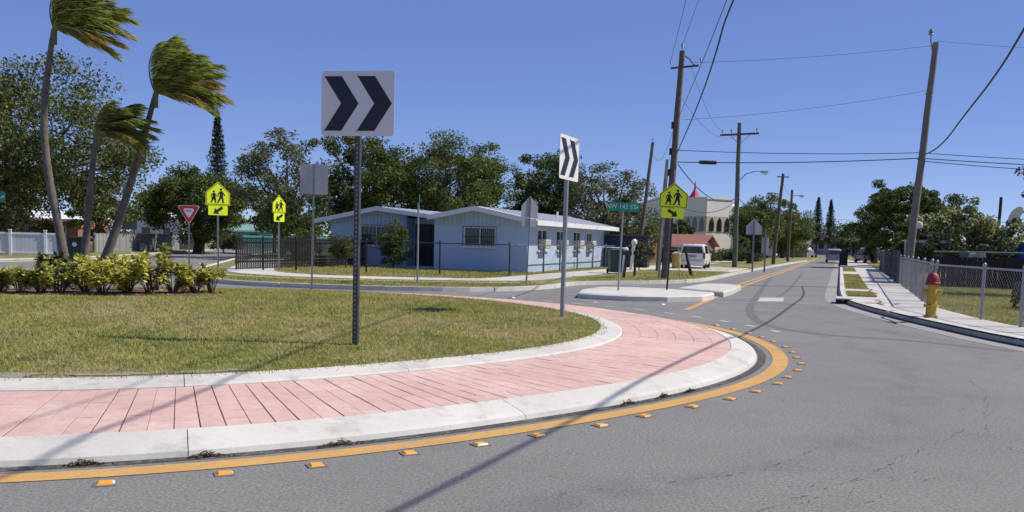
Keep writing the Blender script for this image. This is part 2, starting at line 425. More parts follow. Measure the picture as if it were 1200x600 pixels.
# ---- sidewalk slabs
def slab_walk(line, side, d0, d1, step, z, name, gap=.012, ymax=60, lab=None):
    pts = resample(line, step); n = len(pts)
    f0 = d0 if callable(d0) else (lambda p: d0); f1 = d1 if callable(d1) else (lambda p: d1)
    A = offset_line(pts, [side*f0(p) for p in pts]); B = offset_line(pts, [side*f1(p) for p in pts])
    core = strip(A, B, z-.028).build(name, M_joint, kind='structure')
    for i in range(n-1):
        a0, a1, b0, b1 = Vector(A[i]), Vector(A[i+1]), Vector(B[i]), Vector(B[i+1])
        t = gap/step; q = [a0.lerp(a1, t), a1.lerp(a0, t), b1.lerp(b0, t), b0.lerp(b1, t)]
        dz = random.uniform(-.004, .006)
        mb = MB().add([(*p, z-.06) for p in q]+[(p.x, p.y, z+dz) for p in q], [(4, 5, 6, 7), (7, 6, 5, 4), (0, 1, 5, 4), (1, 2, 6, 5), (2, 3, 7, 6), (3, 0, 4, 7)][:1]+[(0, 1, 5, 4), (1, 2, 6, 5), (2, 3, 7, 6), (3, 0, 4, 7)])
        mb.build('slab', M_walk, core)
    return core
wid_r = lambda p: float(np.interp(p[1], [9, 14, 17.5, 20.5, 24, 30, 60], [1.3, 1.25, 1.3, 1.62, 1.95, 2.3, 2.3]))
slab_walk([p for p in KRs if 5 < p[1] < 120], 1, .175, wid_r, 1.5, .118, 'sidewalk')
WA = smooth_line([(-14.6, 50), (-11.3, 35.5), (-10.2, 31.2), (-8.6, 29.2), (-6.9, 28.4), (-4.4, 28.1), (-1.6, 28.4), (.4, 29.4), (1.7, 32.6), (3.6, 37.4), (7.4, 47), (12.6, 60), (24, 89)], 2)
slab_walk(WA, -1, 0, 1.7, 1.6, .122, 'sidewalk')
RIB = [(-9.9, 29.0), (-8.6, 27.9), (-7.2, 27.3), (-4.4, 26.9), (-1.1, 27.3), (.3, 28.0)]
RIBs = smooth_line(RIB, 2)
strip(RIBs, offset_line(RIBs, -.35), .08, .128).build('kerb_ribbon', M_kerb, kind='structure')
# driveway aprons
MB().prism_z([(8.6, 45.2), (6.6, 46.0), (9.5, 55.5), (13.2, 54.3), (13.9, 52.4), (11.0, 45.0)], .09, .128).build('driveway', M_walk, kind='structure')
# ---- painted markings, children of the road
def painted(A, B, mat, z=.0045): return strip(A, B, z).build('painted_line', mat, road)
def arc(r, a0, a1, n, c=RC): return [(c[0]+r*cos(radians(a0+(a1-a0)*i/n)), c[1]+r*sin(radians(a0+(a1-a0)*i/n))) for i in range(n+1)]
yellow_ring = painted(arc(8.74, 0, 360, 180)[::-1], arc(8.93, 0, 360, 180)[::-1], M_orange)
cl = smooth_line([(3.85, 19.6), (5.4, 24.0), (8.1, 31.4), (11.6, 40.8), (16.9, 54.6), (32.2, 96), (60, 172)], 2)
painted(offset_line(cl[:], -.07), offset_line(cl, .07), M_orange)
cl2 = [p for p in cl if p[1] > 29]
painted(offset_line(cl2, -.36), offset_line(cl2, -.23), M_orange)
for q in ([(6.45, 23.3), (7.2, 23.55), (7.75, 25.3), (7.0, 25.05)],):
    pts = [(*p, .0045) for p in q]; MB().add(pts, [(0, 1, 2, 3)]).build('painted_line', M_whitepaint, road)
st = [(5.2, 22.6), (8.0, 23.1)]
painted(st, offset_line(st, .05), M_whitepaint)
st = [(5.9, 24.9), (8.6, 25.6)]
painted(st, offset_line(st, .05), M_whitepaint)
st = arc(9.75, 8, 62, 30)
for i in range(0, 30, 3): painted(st[i:i+2][::-1], arc(9.85, 8, 62, 30)[i:i+2][::-1], M_whitepaint)
TYRE = [([(13.41, 45.93), (7.42, 26.8), (5.45, 20.48), (4.74, 17.24), (4.74, 15.57), (5.37, 14.6), (6.37, 14.31), (7.41, 12.96)], 0.09), ([(16.37, 50.29), (9.35, 29.95), (7.04, 23.99)], 0.06)]
# asphalt cracks: many short slivers along wandering lines
mb = MB()
def crack_line(pts, wid, keep, jit):
    pts = resample(pts, .05)
    for i, (a, b) in enumerate(zip(pts, pts[1:])):
        if random.random() > keep: continue
        a = Vector(a)+Vector((random.gauss(0, jit), random.gauss(0, jit))); b = Vector(b)+Vector((random.gauss(0, jit), random.gauss(0, jit)))
        t = (b-a).normalized(); nn = Vector((-t.y, t.x))*wid*random.uniform(.3, 1)
        mb.add([(*(a-nn*.2), .003), (*(a+nn), .003), (*(b+nn*.7), .003), (*(b-nn*.3), .003)], [(0, 3, 2, 1)])
def wander(r, a0, a1, amp):
    ph = random.uniform(0, 6); n = 60
    return [(RC[0]+(r+amp*sin(ph+9*i/n)+random.gauss(0, amp*.25))*cos(radians(a0+(a1-a0)*i/n)), RC[1]+(r+amp*sin(ph+9*i/n)+random.gauss(0, amp*.25))*sin(radians(a0+(a1-a0)*i/n))) for i in range(n+1)]
crack_line(wander(11.0, -66, -20, .05), .006, .45, .008)
for q in range(16):
    a_ = random.uniform(-60, -30); crack_line(wander(random.gauss(11.1, .3), a_, a_+random.uniform(2, 9), .03), .005, .22, .01)
crack_line([(.3, 5.0), (1.6, 5.6), (3.0, 7.2), (3.6, 8.6)], .007, .25, .01)
for (a, b) in (((5.0, 31), (9.5, 26.8)), ((3.4, 24.6), (9.4, 29.6)), ((9.3, 33.5), (13, 31.2)), ((7.2, 27.1), (12, 27.6))):
    mid = ((a[0]+b[0])/2+random.uniform(-.5, .5), (a[1]+b[1])/2)
    crack_line(smooth_line([a, mid, b], 2), .03, .9, .02)
mb.build('cracks', M_crack, road, kind='stuff')
M_tyre = paint_mat('tyre_mark', (.15, .148, .145), (.25, .246, .234), 1.3)
for pts, wd in TYRE:
    P_ = smooth_line(pts, 3); st = strip(offset_line(P_, -wd), offset_line(P_, wd), .0025).build('tyre_mark', M_tyre, road)

# ---- roundabout island
def ringseg(prof, a0, a1, n):
    mb = MB(); m = len(prof); vs = []
    for i in range(n+1):
        a = radians(a0+(a1-a0)*i/n)
        vs += [(RC[0]+r*cos(a), RC[1]+r*sin(a), z) for r, z in prof]
    fs = [(i*m+k, (i+1)*m+k, (i+1)*m+(k+1) % m, i*m+(k+1) % m) for i in range(n) for k in range(m)]
    fs += [tuple(range(m))[::-1], tuple(n*m+k for k in range(m))]
    return mb.add(vs, fs)
M_kerbdirt = concrete_mat('grimy_kerb_face', (.66, .64, .60), (.55, .535, .50), .55)
RG, RI, RB, RK = 6.42, 6.74, 8.21, 8.55
dome = lambda r: .205+.16*np.clip(1-(r/RG)**2, 0, 1)
core = MB().lathe([(8.5, -.01), (8.5, .02), (8.24, .07), (8.205, .1065), (6.745, .1545), (6.7, .15), (6.4, .19)], 144, (RC[0], RC[1], 0)).build('roundabout_island', M_joint, kind='structure')
core_island = core; ring_marks = [yellow_ring]
nk = 20
for i in range(nk):
    a0, a1 = 360*i/nk+3, 360*(i+1)/nk+3; g = .022
    ko = ringseg([(RK, -.005), (RK-.02, .034), (RK-.06, .055), (RB+.006, .116), (RB+.006, .06), (RK-.06, -.005)], a0+g, a1-g, 10).build('kerb_stone', M_kerb, core)
    ko.data.materials.append(M_kerbdirt)
    for q in range(10): ko.data.polygons[q*6].material_index = 1
    ringseg([(RI, .12), (RI-.005, .165), (RI-.03, .182), (RG, .215), (RG, .12)], a0+g*1.4, a1-g*1.4, 10).build('inner_kerb_stone', M_kerb, core)
# pavers: four rows of radial bricks, the 300 nearest as single pieces
nb = 300; rows = 6; bricks = []
edges = [RB-(RB-RI)*k/rows for k in range(rows+1)]
zat = lambda r: .112+(RB-r)/(RB-RI)*.048
jit = [random.choice([-.0012, -.001, 0, .0005, .001, .0015, .002]) for _ in range(nb)]
for i in range(nb):
    for k in range(rows):
        a = 2*pi*(i+.5)/nb; r = (edges[k]+edges[k+1])/2; p = (RC[0]+r*cos(a), RC[1]+r*sin(a))
        bricks.append((p[0]**2+p[1]**2, i, k))
bricks.sort(); rest = MB()
for i in range(nb):
    if not 100 < 360*i/nb < 332: jit[i] = min(jit[i], -.0014)
def brick_geo(mb, i, k):
    da = 2*pi/nb; g0 = (.0026+jit[i])/7.5; g1 = (.0026+jit[(i+1) % nb])/7.5; a0, a1 = i*da+g0, (i+1)*da-g1
    r0, r1 = edges[k]-.0017, edges[k+1]+.0017; dz = random.uniform(-.002, .002)
    ch = .0018
    ring = lambda ra, rb, aa, ab, dzz: [(RC[0]+r*cos(a), RC[1]+r*sin(a), zat(r)+dzz) for r, a in ((ra, aa), (ra, ab), (rb, ab), (rb, aa))]
    vs = ring(r0, r1, a0, a1, -.03)+ring(r0, r1, a0, a1, dz-.002)+ring(r0-ch, r1+ch, a0+ch/7.5, a1-ch/7.5, dz)
    mb.add(vs, [(8, 9, 10, 11)]+[(s+j, s+(j+1) % 4, s+4+(j+1) % 4, s+4+j) for s in (0, 4) for j in range(4)])
for q, (d, i, k) in enumerate(bricks):
    if q < 300:
        mb = MB(); brick_geo(mb, i, k); mb.build('brick', M_brick, core)
    else: brick_geo(rest, i, k)
rest.build('brick_paving', M_brick, core, kind='stuff')
# turf of the island
mb = MB(); nr, na = 14, 96; vs = []
for i in range(nr+1):
    r = (RG+.01)*i/nr
    vs += [(RC[0]+r*cos(2*pi*k/na), RC[1]+r*sin(2*pi*k/na), float(dome(r))) for k in range(na)]
mb.add(vs, [(i*na+k, i*na+(k+1) % na, (i+1)*na+(k+1) % na, (i+1)*na+k) for i in range(nr) for k in range(na)][::-1]).build('island_turf', M_turf, core, smooth=True)
def zisl(P): return dome(np.hypot(P[:, 0]-RC[0], P[:, 1]-RC[1]))-.004
N = 230000
a = RNG.uniform(0, 2*pi, N); r = (RG+.05)*np.sqrt(RNG.uniform(0, 1, N)); r += (r > RG-.15)*RNG.normal(0, .035, N)
P = np.c_[RC[0]+r*np.cos(a), RC[1]+r*np.sin(a)]
# thin the turf on bare patches and beyond
bare = np.zeros(N, bool)
for bx, by, br in [(-3.9, 7.55, .5), (-3.3, 7.6, .35), (-2.6, 8.1, .35), (-4.6, 7.4, .5), (-6.8, 15.0, .9), (-5.2, 15.0, .6), (-8.2, 15.2, 1.0), (-4.6, 11.5, .5), (-5.6, 12.3, .6)]:
    bare |= (np.hypot(P[:, 0]-bx, (P[:, 1]-by)*1.6) < br*RNG.uniform(.4, 1.1, N)) & (RNG.uniform(0, 1, N) < .75)
keep = ~bare & (RNG.uniform(0, 1, N) < np.interp(P[:, 1], [7, 12, 20], [1, .8, .5]))
P = P[keep]
island_grass = grass_blades('grass', P, zisl, .042, .011, RNG, label='mown dry green turf covering the roundabout island', cat='grass')
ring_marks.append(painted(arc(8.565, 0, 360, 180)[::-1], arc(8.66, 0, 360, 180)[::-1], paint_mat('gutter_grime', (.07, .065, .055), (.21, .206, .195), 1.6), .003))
M_bare = pmat('bare_sandy_soil', (.34, .31, .265), (.24, .21, .175), 6, .95, .6, 40)
def bare_patch(cx, cy, rx, ry, seed, rot):
    out = []; rr = random.Random(seed); ph = [rr.uniform(0, 6.3) for _ in range(3)]
    for i in range(40):
        t_ = 2*pi*i/40; k = 1+.22*sin(2*t_+ph[0])+.16*sin(3*t_+ph[1])+.12*sin(7*t_+ph[2])
        x, y = rx*k*cos(t_), ry*k*sin(t_); x, y = cx+x*cos(rot)-y*sin(rot), cy+x*sin(rot)+y*cos(rot)
        out.append((x, y, float(dome(np.hypot(x-RC[0], y-RC[1])))+.006))
    MB().add([(cx, cy, float(dome(np.hypot(cx-RC[0], cy-RC[1])))+.008)]+out, [(0, 1+i, 1+(i+1) % 40) for i in range(40)]).build('bare_soil', M_bare, core)
for i, (x, y, rx, ry, ro) in enumerate([(-4.35, 7.42, .42, .10, .1), (-3.45, 7.62, .35, .07, .2), (-2.75, 7.86, .38, .06, .3), (-4.9, 7.5, .3, .12, 0)]):
    bare_patch(x, y, rx, ry, i, ro)
# ---- mulch bed under the shrubs
def blob(cx, cy, rx, ry, n, seed, rot=0):
    rr = random.Random(seed); ph = [rr.uniform(0, 6.3) for _ in range(4)]; out = []
    for i in range(n):
        t = 2*pi*i/n; k = 1+.10*sin(2*t+ph[0])+.07*sin(3*t+ph[1])+.05*sin(5*t+ph[2])
        x, y = rx*k*cos(t), ry*k*sin(t); out.append((cx+x*cos(rot)-y*sin(rot), cy+x*sin(rot)+y*cos(rot)))
    return out
bed = blob(-7.95, 16.4, 2.45, 1.5, 48, 3, -.12)
mb = MB(); zc = lambda x, y: float(dome(np.hypot(x-RC[0], y-RC[1])))+.012
mb.add([(-7.75, 16.4, zc(-7.75, 16.4)+.03)]+[(x*.5-7.75*.5, y*.5+8.2, zc(x*.5-7.75*.5, y*.5+8.2)+.03) for x, y in bed]+[(x, y, zc(x, y)) for x, y in bed],
       [(0, 1+i, 1+(i+1) % 48) for i in range(48)]+[(1+i, 49+i, 49+(i+1) % 48, 1+(i+1) % 48) for i in range(48)]).build('mulch_bed', M_soil, kind='structure')
# ---- lawn grass on the other blocks
def scatter(poly, n, excl=()):
    xs = [p[0] for p in poly]; ys = [p[1] for p in poly]
    P = np.c_[RNG.uniform(min(xs), max(xs), n), RNG.uniform(min(ys), max(ys), n)]
    k = in_poly(P, poly)
    for e in excl: k &= ~in_poly(P, e)
    return P[k]
flat = lambda P: np.full(len(P), .10)
WAo = offset_line(WA, -1.7)
walkpoly = WA+WAo[::-1]
houselawn = [(-10.2, 33.5), (-9.4, 31.4), (-6.9, 30.2), (-4.4, 29.9), (-1.8, 30.2), (-.9, 31.0), (.2, 33.0), (2.2, 38), (5.5, 47), (4.8, 49.5), (.9, 37.5), (-3.4, 38.7), (-9, 42), (-11, 42)]
grass_blades('grass', scatter(houselawn, 60000, [walkpoly]), flat, .07, .03, RNG, label='dry lawn in front of the blue house', cat='grass')
verge = offset_line([p for p in KLs if -9.9 < p[0] < 1.3 and p[1] < 29.5], -.2)
verge = offset_line([p for p in KLs if -9.9 < p[0] < 1.3 and p[1] < 29.5], .2)
grass_blades('grass', scatter([(-9.6, 28.6), (-8.2, 26.1), (-6.3, 25), (-4.4, 24.6), (-1.7, 24.75), (-.2, 25.8), (.9, 27.4), (.6, 29.2), (-1.7, 28.2), (-4.4, 27.9), (-7, 28.2), (-9, 29.4)], 40000), flat, .05, .025, RNG, label='grass verge between the far kerb and the sidewalk', cat='grass')
grass_blades('grass', scatter([(2.1, 30.6), (3.0, 31.2), (5.1, 32.6), (7, 34.9), (8.6, 39.1), (12.2, 49), (14.8, 55), (13.4, 56), (7.4, 44), (4.6, 37.3), (2.3, 32.4)], 60000, [walkpoly]), flat, .05, .03, RNG, label='brown grass verge by the mailboxes and utility pole', cat='grass')
yard = [(9.25, 15.6), (9.35, 17.4), (9.9, 20.5), (12, 26.3), (14.2, 32.5), (22, 32), (19, 13), (9.6, 12.6)]
grass_blades('grass', scatter(yard, 130000), flat, .07, .022, RNG, label='lawn behind the chain link fence', cat='grass')
for (y0, y1, lb) in ((24.6, 27.4, 'small grass patch at the near end of the right sidewalk'), (29.3, 46, 'long grass strip between right kerb and sidewalk'), (52, 62, 'far grass strip beside the wheeled bin')):
    L = [p for p in resample(KRs, .5) if y0 < p[1] < y1]
    A, B = offset_line(L, .19), offset_line(L, .92)
    pt = MB(); pt = strip(A, B, .10, .127); o = pt.build('grass_strip', M_turf, kind='structure')
    grass_blades('grass', scatter(A+B[::-1], 26000 if y0 < 40 else 9000), lambda P: np.full(len(P), .124), .05, .025, RNG, label=lb, cat='grass')
# ---- splitter islands
def slab_island(name, pts, z):
    n = len(pts); c = Vector((sum(p[0] for p in pts)/n, sum(p[1] for p in pts)/n))
    ins = [tuple(Vector(p).lerp(c, .03)) for p in pts]
    mb = MB(); mb.add([(*p, -.01) for p in pts]+[(*p, z-.035) for p in pts]+[(*p, z) for p in ins],
        [(i, (i+1) % n, n+(i+1) % n, n+i) for i in range(n)]+[(n+i, n+(i+1) % n, 2*n+(i+1) % n, 2*n+i) for i in range(n)]+[tuple(range(2*n, 3*n))])
    return mb.build(name, M_kerb, kind='structure')
slab_island('splitter_island', [(1.68, 22.95), (1.95, 22.62), (2.9, 22.2), (3.9, 22.3), (4.9, 22.85), (5.35, 23.7), (5.6, 24.6), (4.6, 26.0), (3.6, 26.4), (2.6, 26.2), (1.9, 24.5)], .15)
slab_island('splitter_island', [(4.95, 26.6), (5.95, 25.0), (6.35, 25.9), (7.55, 29.3), (7.3, 30.2), (6.5, 30.1)], .155)
st = [(4.55, 20.9), (6.15, 25.2), (7.75, 29.4)]

# ================================================================== THINGS
# ---- road reflectors round the island
M_amber = pmat('amber_reflector', (.92, .44, .035), (.88, .38, .03), 20, .35, fine=.05)
M_white = pmat('white_plastic', (.80, .80, .78), (.72, .72, .70), 6, .5)
M_adhesive = pmat('bitumen_pad', (.20, .195, .19), None, 20, .9)
rp = thing('road_reflector', 'small amber road reflector in the row outside the yellow ring line', 'reflector', group='reflectors round the island')
def frustum(sx, sy, h, k):
    return MB().box((0, 0, h/2), (sx, sy, h), 0, k)
frustum(.125, .105, .006, .96).build('adhesive_pad', M_adhesive, rp)
frustum(.10, .085, .016, .72).build('body', M_amber, rp)
for sx in (-1, 1):
    MB().add([(sx*.0495, -.036, .006), (sx*.0495, .036, .006), (sx*.0395, .028, .0158), (sx*.0395, -.028, .0158)], [(0, 1, 2, 3)]).build('lens', M_white if sx > 0 else M_amber, rp)
angs = [-71.8, -67.9, -64.0, -60.1, -56.6, -52.9, -48.9, -45.2, -40.5, -36.6, -32.7, -28.8, -24.9, -21.0, -17.0, -13.2, -9.2, -5.2, -1.2, 2.8, 6.8, 10.8, 14.8]
for i, a_ in enumerate(angs):
    o = rp if i == 0 else copy_tree(rp)
    t = radians(a_+random.uniform(-.3, .3)); r = 9.07+random.uniform(-.02, .02)
    o.location = (RC[0]+r*cos(t), RC[1]+r*sin(t), .001); o.rotation_euler = (0, 0, t+pi/2+random.uniform(-.06, .06))
# white markers on the far crossing
wm = MB().box((0, 0, .011), (.11, .09, .022), 0, .72).mesh('lane_button', False, M_white)
for i, (x, y) in enumerate([(2.0, 21.3), (3.6, 21.2), (.0, 22.4)]):
    link('lane_button', wm, None, 'white ceramic lane button on the asphalt before the splitter island', 'road button', 'white lane buttons', loc=(x, y, .001), rz=i*.4)

# ---- debris along the kerb
M_debris = leafmat('dead_leaves', [(.10, .075, .05), (.16, .11, .07), (.22, .15, .09)], .1)
def leaf_cloud(C, size, rng, aspect=.5, up=.0, droop=0):
    """one four-sided leaf at every centre, folded along its middle"""
    n = len(C); d = rng.normal(size=(n, 3)); d[:, 2] *= (1-up); d /= np.linalg.norm(d, axis=1)[:, None]+1e-9
    s = rng.normal(size=(n, 3)); s -= d*(s*d).sum(1)[:, None]; s /= np.linalg.norm(s, axis=1)[:, None]+1e-9
    L = size*rng.uniform(.6, 1.3, n)[:, None]; W = L*aspect
    nr = np.cross(d, s)
    V = np.zeros((n, 4, 3)); V[:, 0] = C-d*L/2; V[:, 1] = C+s*W/2+nr*W*.15; V[:, 2] = C+d*L/2; V[:, 3] = C-s*W/2+nr*W*.15
    V[:, 2, 2] -= droop*L[:, 0]
    return V.reshape(-1, 3)
def leaf_obj(name, C, size, rng, mat, parent=None, aspect=.5, up=0, droop=0, **k):
    V = leaf_cloud(np.asarray(C, float), size, rng, aspect, up, droop); n = len(V)//4
    return link(name, np_mesh(name, V, np.arange(4*n).reshape(n, 4), mat), parent, **k)
for (x, y, w_, lab) in [(-2.62, 5.36, .05, 'small clump of dead leaves at the kerb foot, left edge of the picture'), (-1.97, 5.66, .055, 'grass clump growing from the gutter below the brick apron'), (-1.17, 6.08, .075, 'brown leaf heap at the foot of the white island kerb'), (1.05, 7.9, .06, 'thin leaf litter by the kerb where the cable shadow crosses'), (1.5, 8.25, .05, 'small dry twig clump in the gutter on the right of the island'), (1.85, 8.6, .045, 'last scrap of leaf litter round the island kerb bend')]:
    ti = radians(degrees(atan2(y-RC[1], x-RC[0])))
    r = 8.60; cx, cy = RC[0]+r*cos(ti), RC[1]+r*sin(ti); n = 240
    g = RNG.normal(size=(n, 3)); al, ra = g[:, 0]*w_*1.1, g[:, 1]*w_*.28; hz = np.abs(g[:, 2])*.016*np.exp(-(al/w_/1.5)**2)
    C = np.c_[cx-sin(ti)*al+cos(ti)*np.abs(ra), cy+cos(ti)*al+sin(ti)*np.abs(ra), .006+hz]
    leaf_obj('leaf_litter', C, .03, RNG, M_debris, aspect=.3, up=.5, label=lab, cat='leaf litter')

# ---- sign parts
def rounded(wd, ht, r, n=5, cx=0, cz=0):
    out = []
    for sx, sz, a0 in ((1, -1, -90), (1, 1, 0), (-1, 1, 90), (-1, -1, 180)):
        for i in range(n+1):
            a = radians(a0+90*i/n); out.append((cx+sx*(wd/2-r)+r*cos(a), cz+sz*(ht/2-r)+r*sin(a)))
    return out
def channel_post(z0, z1, wd=.055, mat=M_galv):
    """U-channel section post"""
    t = .006; d = wd*.6
    prof = [(-wd/2, 0), (-wd*.3, 0), (-wd*.3, d-t), (wd*.3, d-t), (wd*.3, 0), (wd/2, 0), (wd/2, t), (wd*.3+t, t), (wd*.3+t, d), (-wd*.3-t, d), (-wd*.3-t, t), (-wd/2, t)]
    mb = MB().prism_z([(x, y) for x, y in prof][::-1], z0, z1); return mb
def holes(z0, z1, step, y, r=.008, mat=M_signwhite):
    mb = MB(); z = z0
    while z < z1:
        mb.add([(r*cos(2*pi*k/6), y, z+r*1.3*sin(2*pi*k/6)) for k in range(6)], [tuple(range(6))]); z += step
    return mb
def bolt_set(root, pts, y):
    for x, z in pts:
        MB().lathe([(.009, 0), (.009, .004), (.004, .007)], 6, (x, y-.007, z), 'y').build('bolt', M_galv, root)
def chevron_sign(label, loc, rz, zb, zt, wd, pm=None, lean=0):
    t = thing('chevron_sign', label, 'road sign', loc, radians(rz)); h = zt-zb; zc_ = (zb+zt)/2
    t.rotation_euler = (0, radians(lean), radians(rz))
    MB().prism_z(rounded(.062, .062, .008, 2, 0, .032), -.2, zt-.02).build('post', pm or M_darkpost, t)
    hb = holes(.06, zb-.03, .05, -.0005, .009); hb.build('post_hole', M_galv, t, kind='stuff')
    MB().prism_y(rounded(wd, h, .04, 6, 0, zc_), -.005, -.001).build('sign_panel', M_signwhite, t)
    MB().prism_y(rounded(wd, h, .04, 6, 0, zc_), -.0009, .001).build('sign_back', M_alum, t)
    k = wd/.84; hh = h*.42
    for x0 in (-.385*k, -.005*k):
        a, s = .20*k, .195*k
        MB().prism_y([(x0, zc_+hh), (x0+a, zc_+hh), (x0+a+s, zc_), (x0+a, zc_-hh), (x0, zc_-hh), (x0+s, zc_)][::-1], -.0075, -.0052).build('chevron', M_signblack, t)
    bolt_set(t, [(0, zb+.05), (0, zt-.05)], -.005)
    return t
chevron_sign('large white chevron sign with two black arrows on the near edge of the grass', (-1.73, 9.71, .24), -11, 2.29, 2.98, .83, lean=.3)
chevron_sign('narrow turned chevron sign standing in sunlight near the brick curve', (.84, 14.3, .22), 66, 2.21, 2.90, .86, pm=M_galv, lean=.6)
# the backs of two more signs across the road
def plain_back(name, label, loc, rz, panels, post_top, off=0, mat=M_alum, pw=.05, lean=0):
    t = thing(name, label, 'road sign', loc, radians(rz)); t.rotation_euler = (0, radians(lean), radians(rz))
    channel_post(-.2, post_top, pw).build('post', M_galv, t)
    for i, (poly, y) in enumerate(panels):
        MB().prism_y(poly, y, y+.004).build('sign_panel', mat, t)
    return t
penta = lambda wd, zb, zt, cx=0: [(cx-wd/2, zb), (cx+wd/2, zb), (cx+wd/2, zb+(zt-zb)*.54), (cx, zt), (cx-wd/2, zb+(zt-zb)*.54)]
plain_back('sign_back', 'grey back of a rectangular sign on a leaning post at the lawn edge', (-5.2, 22.9, .1), 8, [(rounded(.70, .76, .04, 4, 0, 2.78), .036)], 3.15, lean=1.0)
plain_back('sign_back', 'grey back of a pentagonal crossing sign before the blue gable', (.45, 29.3, .1), 20, [(penta(.58, 2.1, 2.82), .034), (rounded(.5, .27, .03, 3, 0, 1.94), .034)], 2.8, lean=1.5)
plain_back('sign_back', 'grey diamond sign back with plate between the palm trunks', (-29.6, 63.4, .1), 15, [([(0, 1.95), (.62, 2.65), (0, 3.35), (-.62, 2.65)], .04), (rounded(.6, .75, .04, 3, 0, 1.6), .04)], 3.2, pw=.09)
t = thing('sign_back', 'tall grey rectangular sign back on two posts behind the third palm', 'road sign', (-26.0, 60.2, .1), radians(10))
for x in (-.28, .28): MB().prism_z(rounded(.07, .07, .01, 1, x, .04), -.1, 3.0).build('post', M_galv, t)
MB().prism_y(rounded(.95, 1.5, .05, 3, 0, 2.2), 0, .005).build('sign_panel', M_alum, t)
for (x, y, lab, wd) in ((13.6, 50.5, 'grey crossing sign back beside the green utility pole', .95), (14.2, 50.2, 'smaller grey sign back just right of the green utility pole', .5)):
    plain_back('sign_back', lab, (x, y, .1), 12, [(penta(wd, 2.0, 2.9) if wd > .6 else rounded(.45, .9, .04, 3, 0, 1.4), .04)], 2.8 if wd > .6 else 2.3, pw=.09)

# school crossing signs
def circle(cx, cz, r, n=10): return [(cx+r*cos(2*pi*k/n), cz+r*sin(2*pi*k/n)) for k in range(n)]
def limb(pts, ws):
    L = []; Rr = []
    for i, p in enumerate(pts):
        a = pts[max(0, i-1)]; b = pts[min(len(pts)-1, i+1)]; d = Vector((b[0]-a[0], b[1]-a[1])).normalized()
        L.append((p[0]-d.y*ws[i], p[1]+d.x*ws[i])); Rr.append((p[0]+d.y*ws[i], p[1]-d.x*ws[i]))
    return L+Rr[::-1]
def walker(mb, ox, oz, s, y0, y1, skirt):
    P = lambda q: [(ox+x*s, oz+z*s) for x, z in q]
    for poly in (circle(0, .93, .085), [(-.10, .80), (.10, .82), (.14, .5), (.13, .40), (-.12, .40), (-.09, .6)],
                 limb([(-.02, .44), (-.1, .24), (-.22, .02)], [.075, .06, .045]), limb([(.04, .44), (.12, .24), (.13, .02)], [.075, .06, .045]),
                 [(.08, .0), (.24, .0), (.22, .05), (.09, .05)], [(-.28, .02), (-.15, -.01), (-.16, .05), (-.24, .07)],
                 limb([(.08, .76), (.2, .6), (.27, .5)], [.04, .036, .03]), limb([(-.07, .76), (-.2, .62), (-.2, .47)], [.04, .036, .03])):
        mb.prism_y(P(poly), y0, y1)
    if skirt: mb.prism_y(P([(-.14, .48), (.15, .48), (.2, .26), (-.2, .26)]), y0, y1)
def arrow(cx, cz, s, ang, y0, y1):
    q = [(-.5, .13), (.08, .13), (.08, .34), (.5, 0), (.08, -.34), (.08, -.13), (-.5, -.13)][::-1]
    a = radians(ang); return MB().prism_y([(cx+s*(x*cos(a)-z*sin(a)), cz+s*(x*sin(a)+z*cos(a))) for x, z in q], y0, y1)
def school_sign(label, loc, rz, wd, z0, z1, z2, arrow_ang, lean=0, posts=(0,), flip=1, pm=M_galv):
    """z0 top of the pentagon, z1 its foot, z2 the foot of the arrow plaque"""
    t = thing('school_crossing_sign', label, 'road sign', loc); t.rotation_euler = (0, radians(lean), radians(rz))
    for x in posts: channel_post(-.15, z0-.06, .055, pm).xf(lambda p: (p[0]+x, p[1], p[2])).build('post', pm, t)
    MB().prism_y(penta(wd, z1, z0), -.005, -.0015).build('sign_panel', M_school, t)
    for poly in (0,):
        q = penta(wd*.955, z1+.018, z0-.024); p = penta(wd*.90, z1+.036, z0-.05); mb = MB(); n = 5
        mb.add([(x, -.0066, z) for x, z in q]+[(x, -.0066, z) for x, z in p], [(i, (i+1) % n, n+(i+1) % n, n+i) for i in range(n)])
        mb.build('border', M_signblack, t)
    mb = MB(); h = z0-z1; s = h*.62
    walker(mb, flip*wd*.13, z1+h*.10, s, -.009, -.0055, False); mb.build('walking_adult_symbol', M_signblack, t)
    mb = MB(); walker(mb, -flip*wd*.17, z1+h*.10, s*.84, -.009, -.0055, True); mb.build('walking_child_symbol', M_signblack, t)
    pw = wd*.8; ph = z1-z2-.03
    MB().prism_y(rounded(pw, ph, .03, 3, 0, (z1+z2)/2), -.005, -.0015).build('arrow_plaque', M_school, t)
    arrow(0, (z1+z2)/2, ph*1.15, arrow_ang, -.009, -.0055).build('arrow_symbol', M_signblack, t)
    return t
school_sign('bright school crossing sign right of the red yield sign', (-9.41, 28.3, .1), 34, .76, 2.97, 2.23, 1.9, 215)
school_sign('smaller turned school crossing sign before the dark lawn fence', (-8.55, 32.4, .1), 52, .58, 2.78, 2.14, 1.80, 215)
school_sign('shaded school crossing sign on the splitter island before the utility pole', (4.4, 25.3, .14), -8, .80, 3.05, 2.34, 2.03, -33, lean=2.0, pm=M_darkpost)
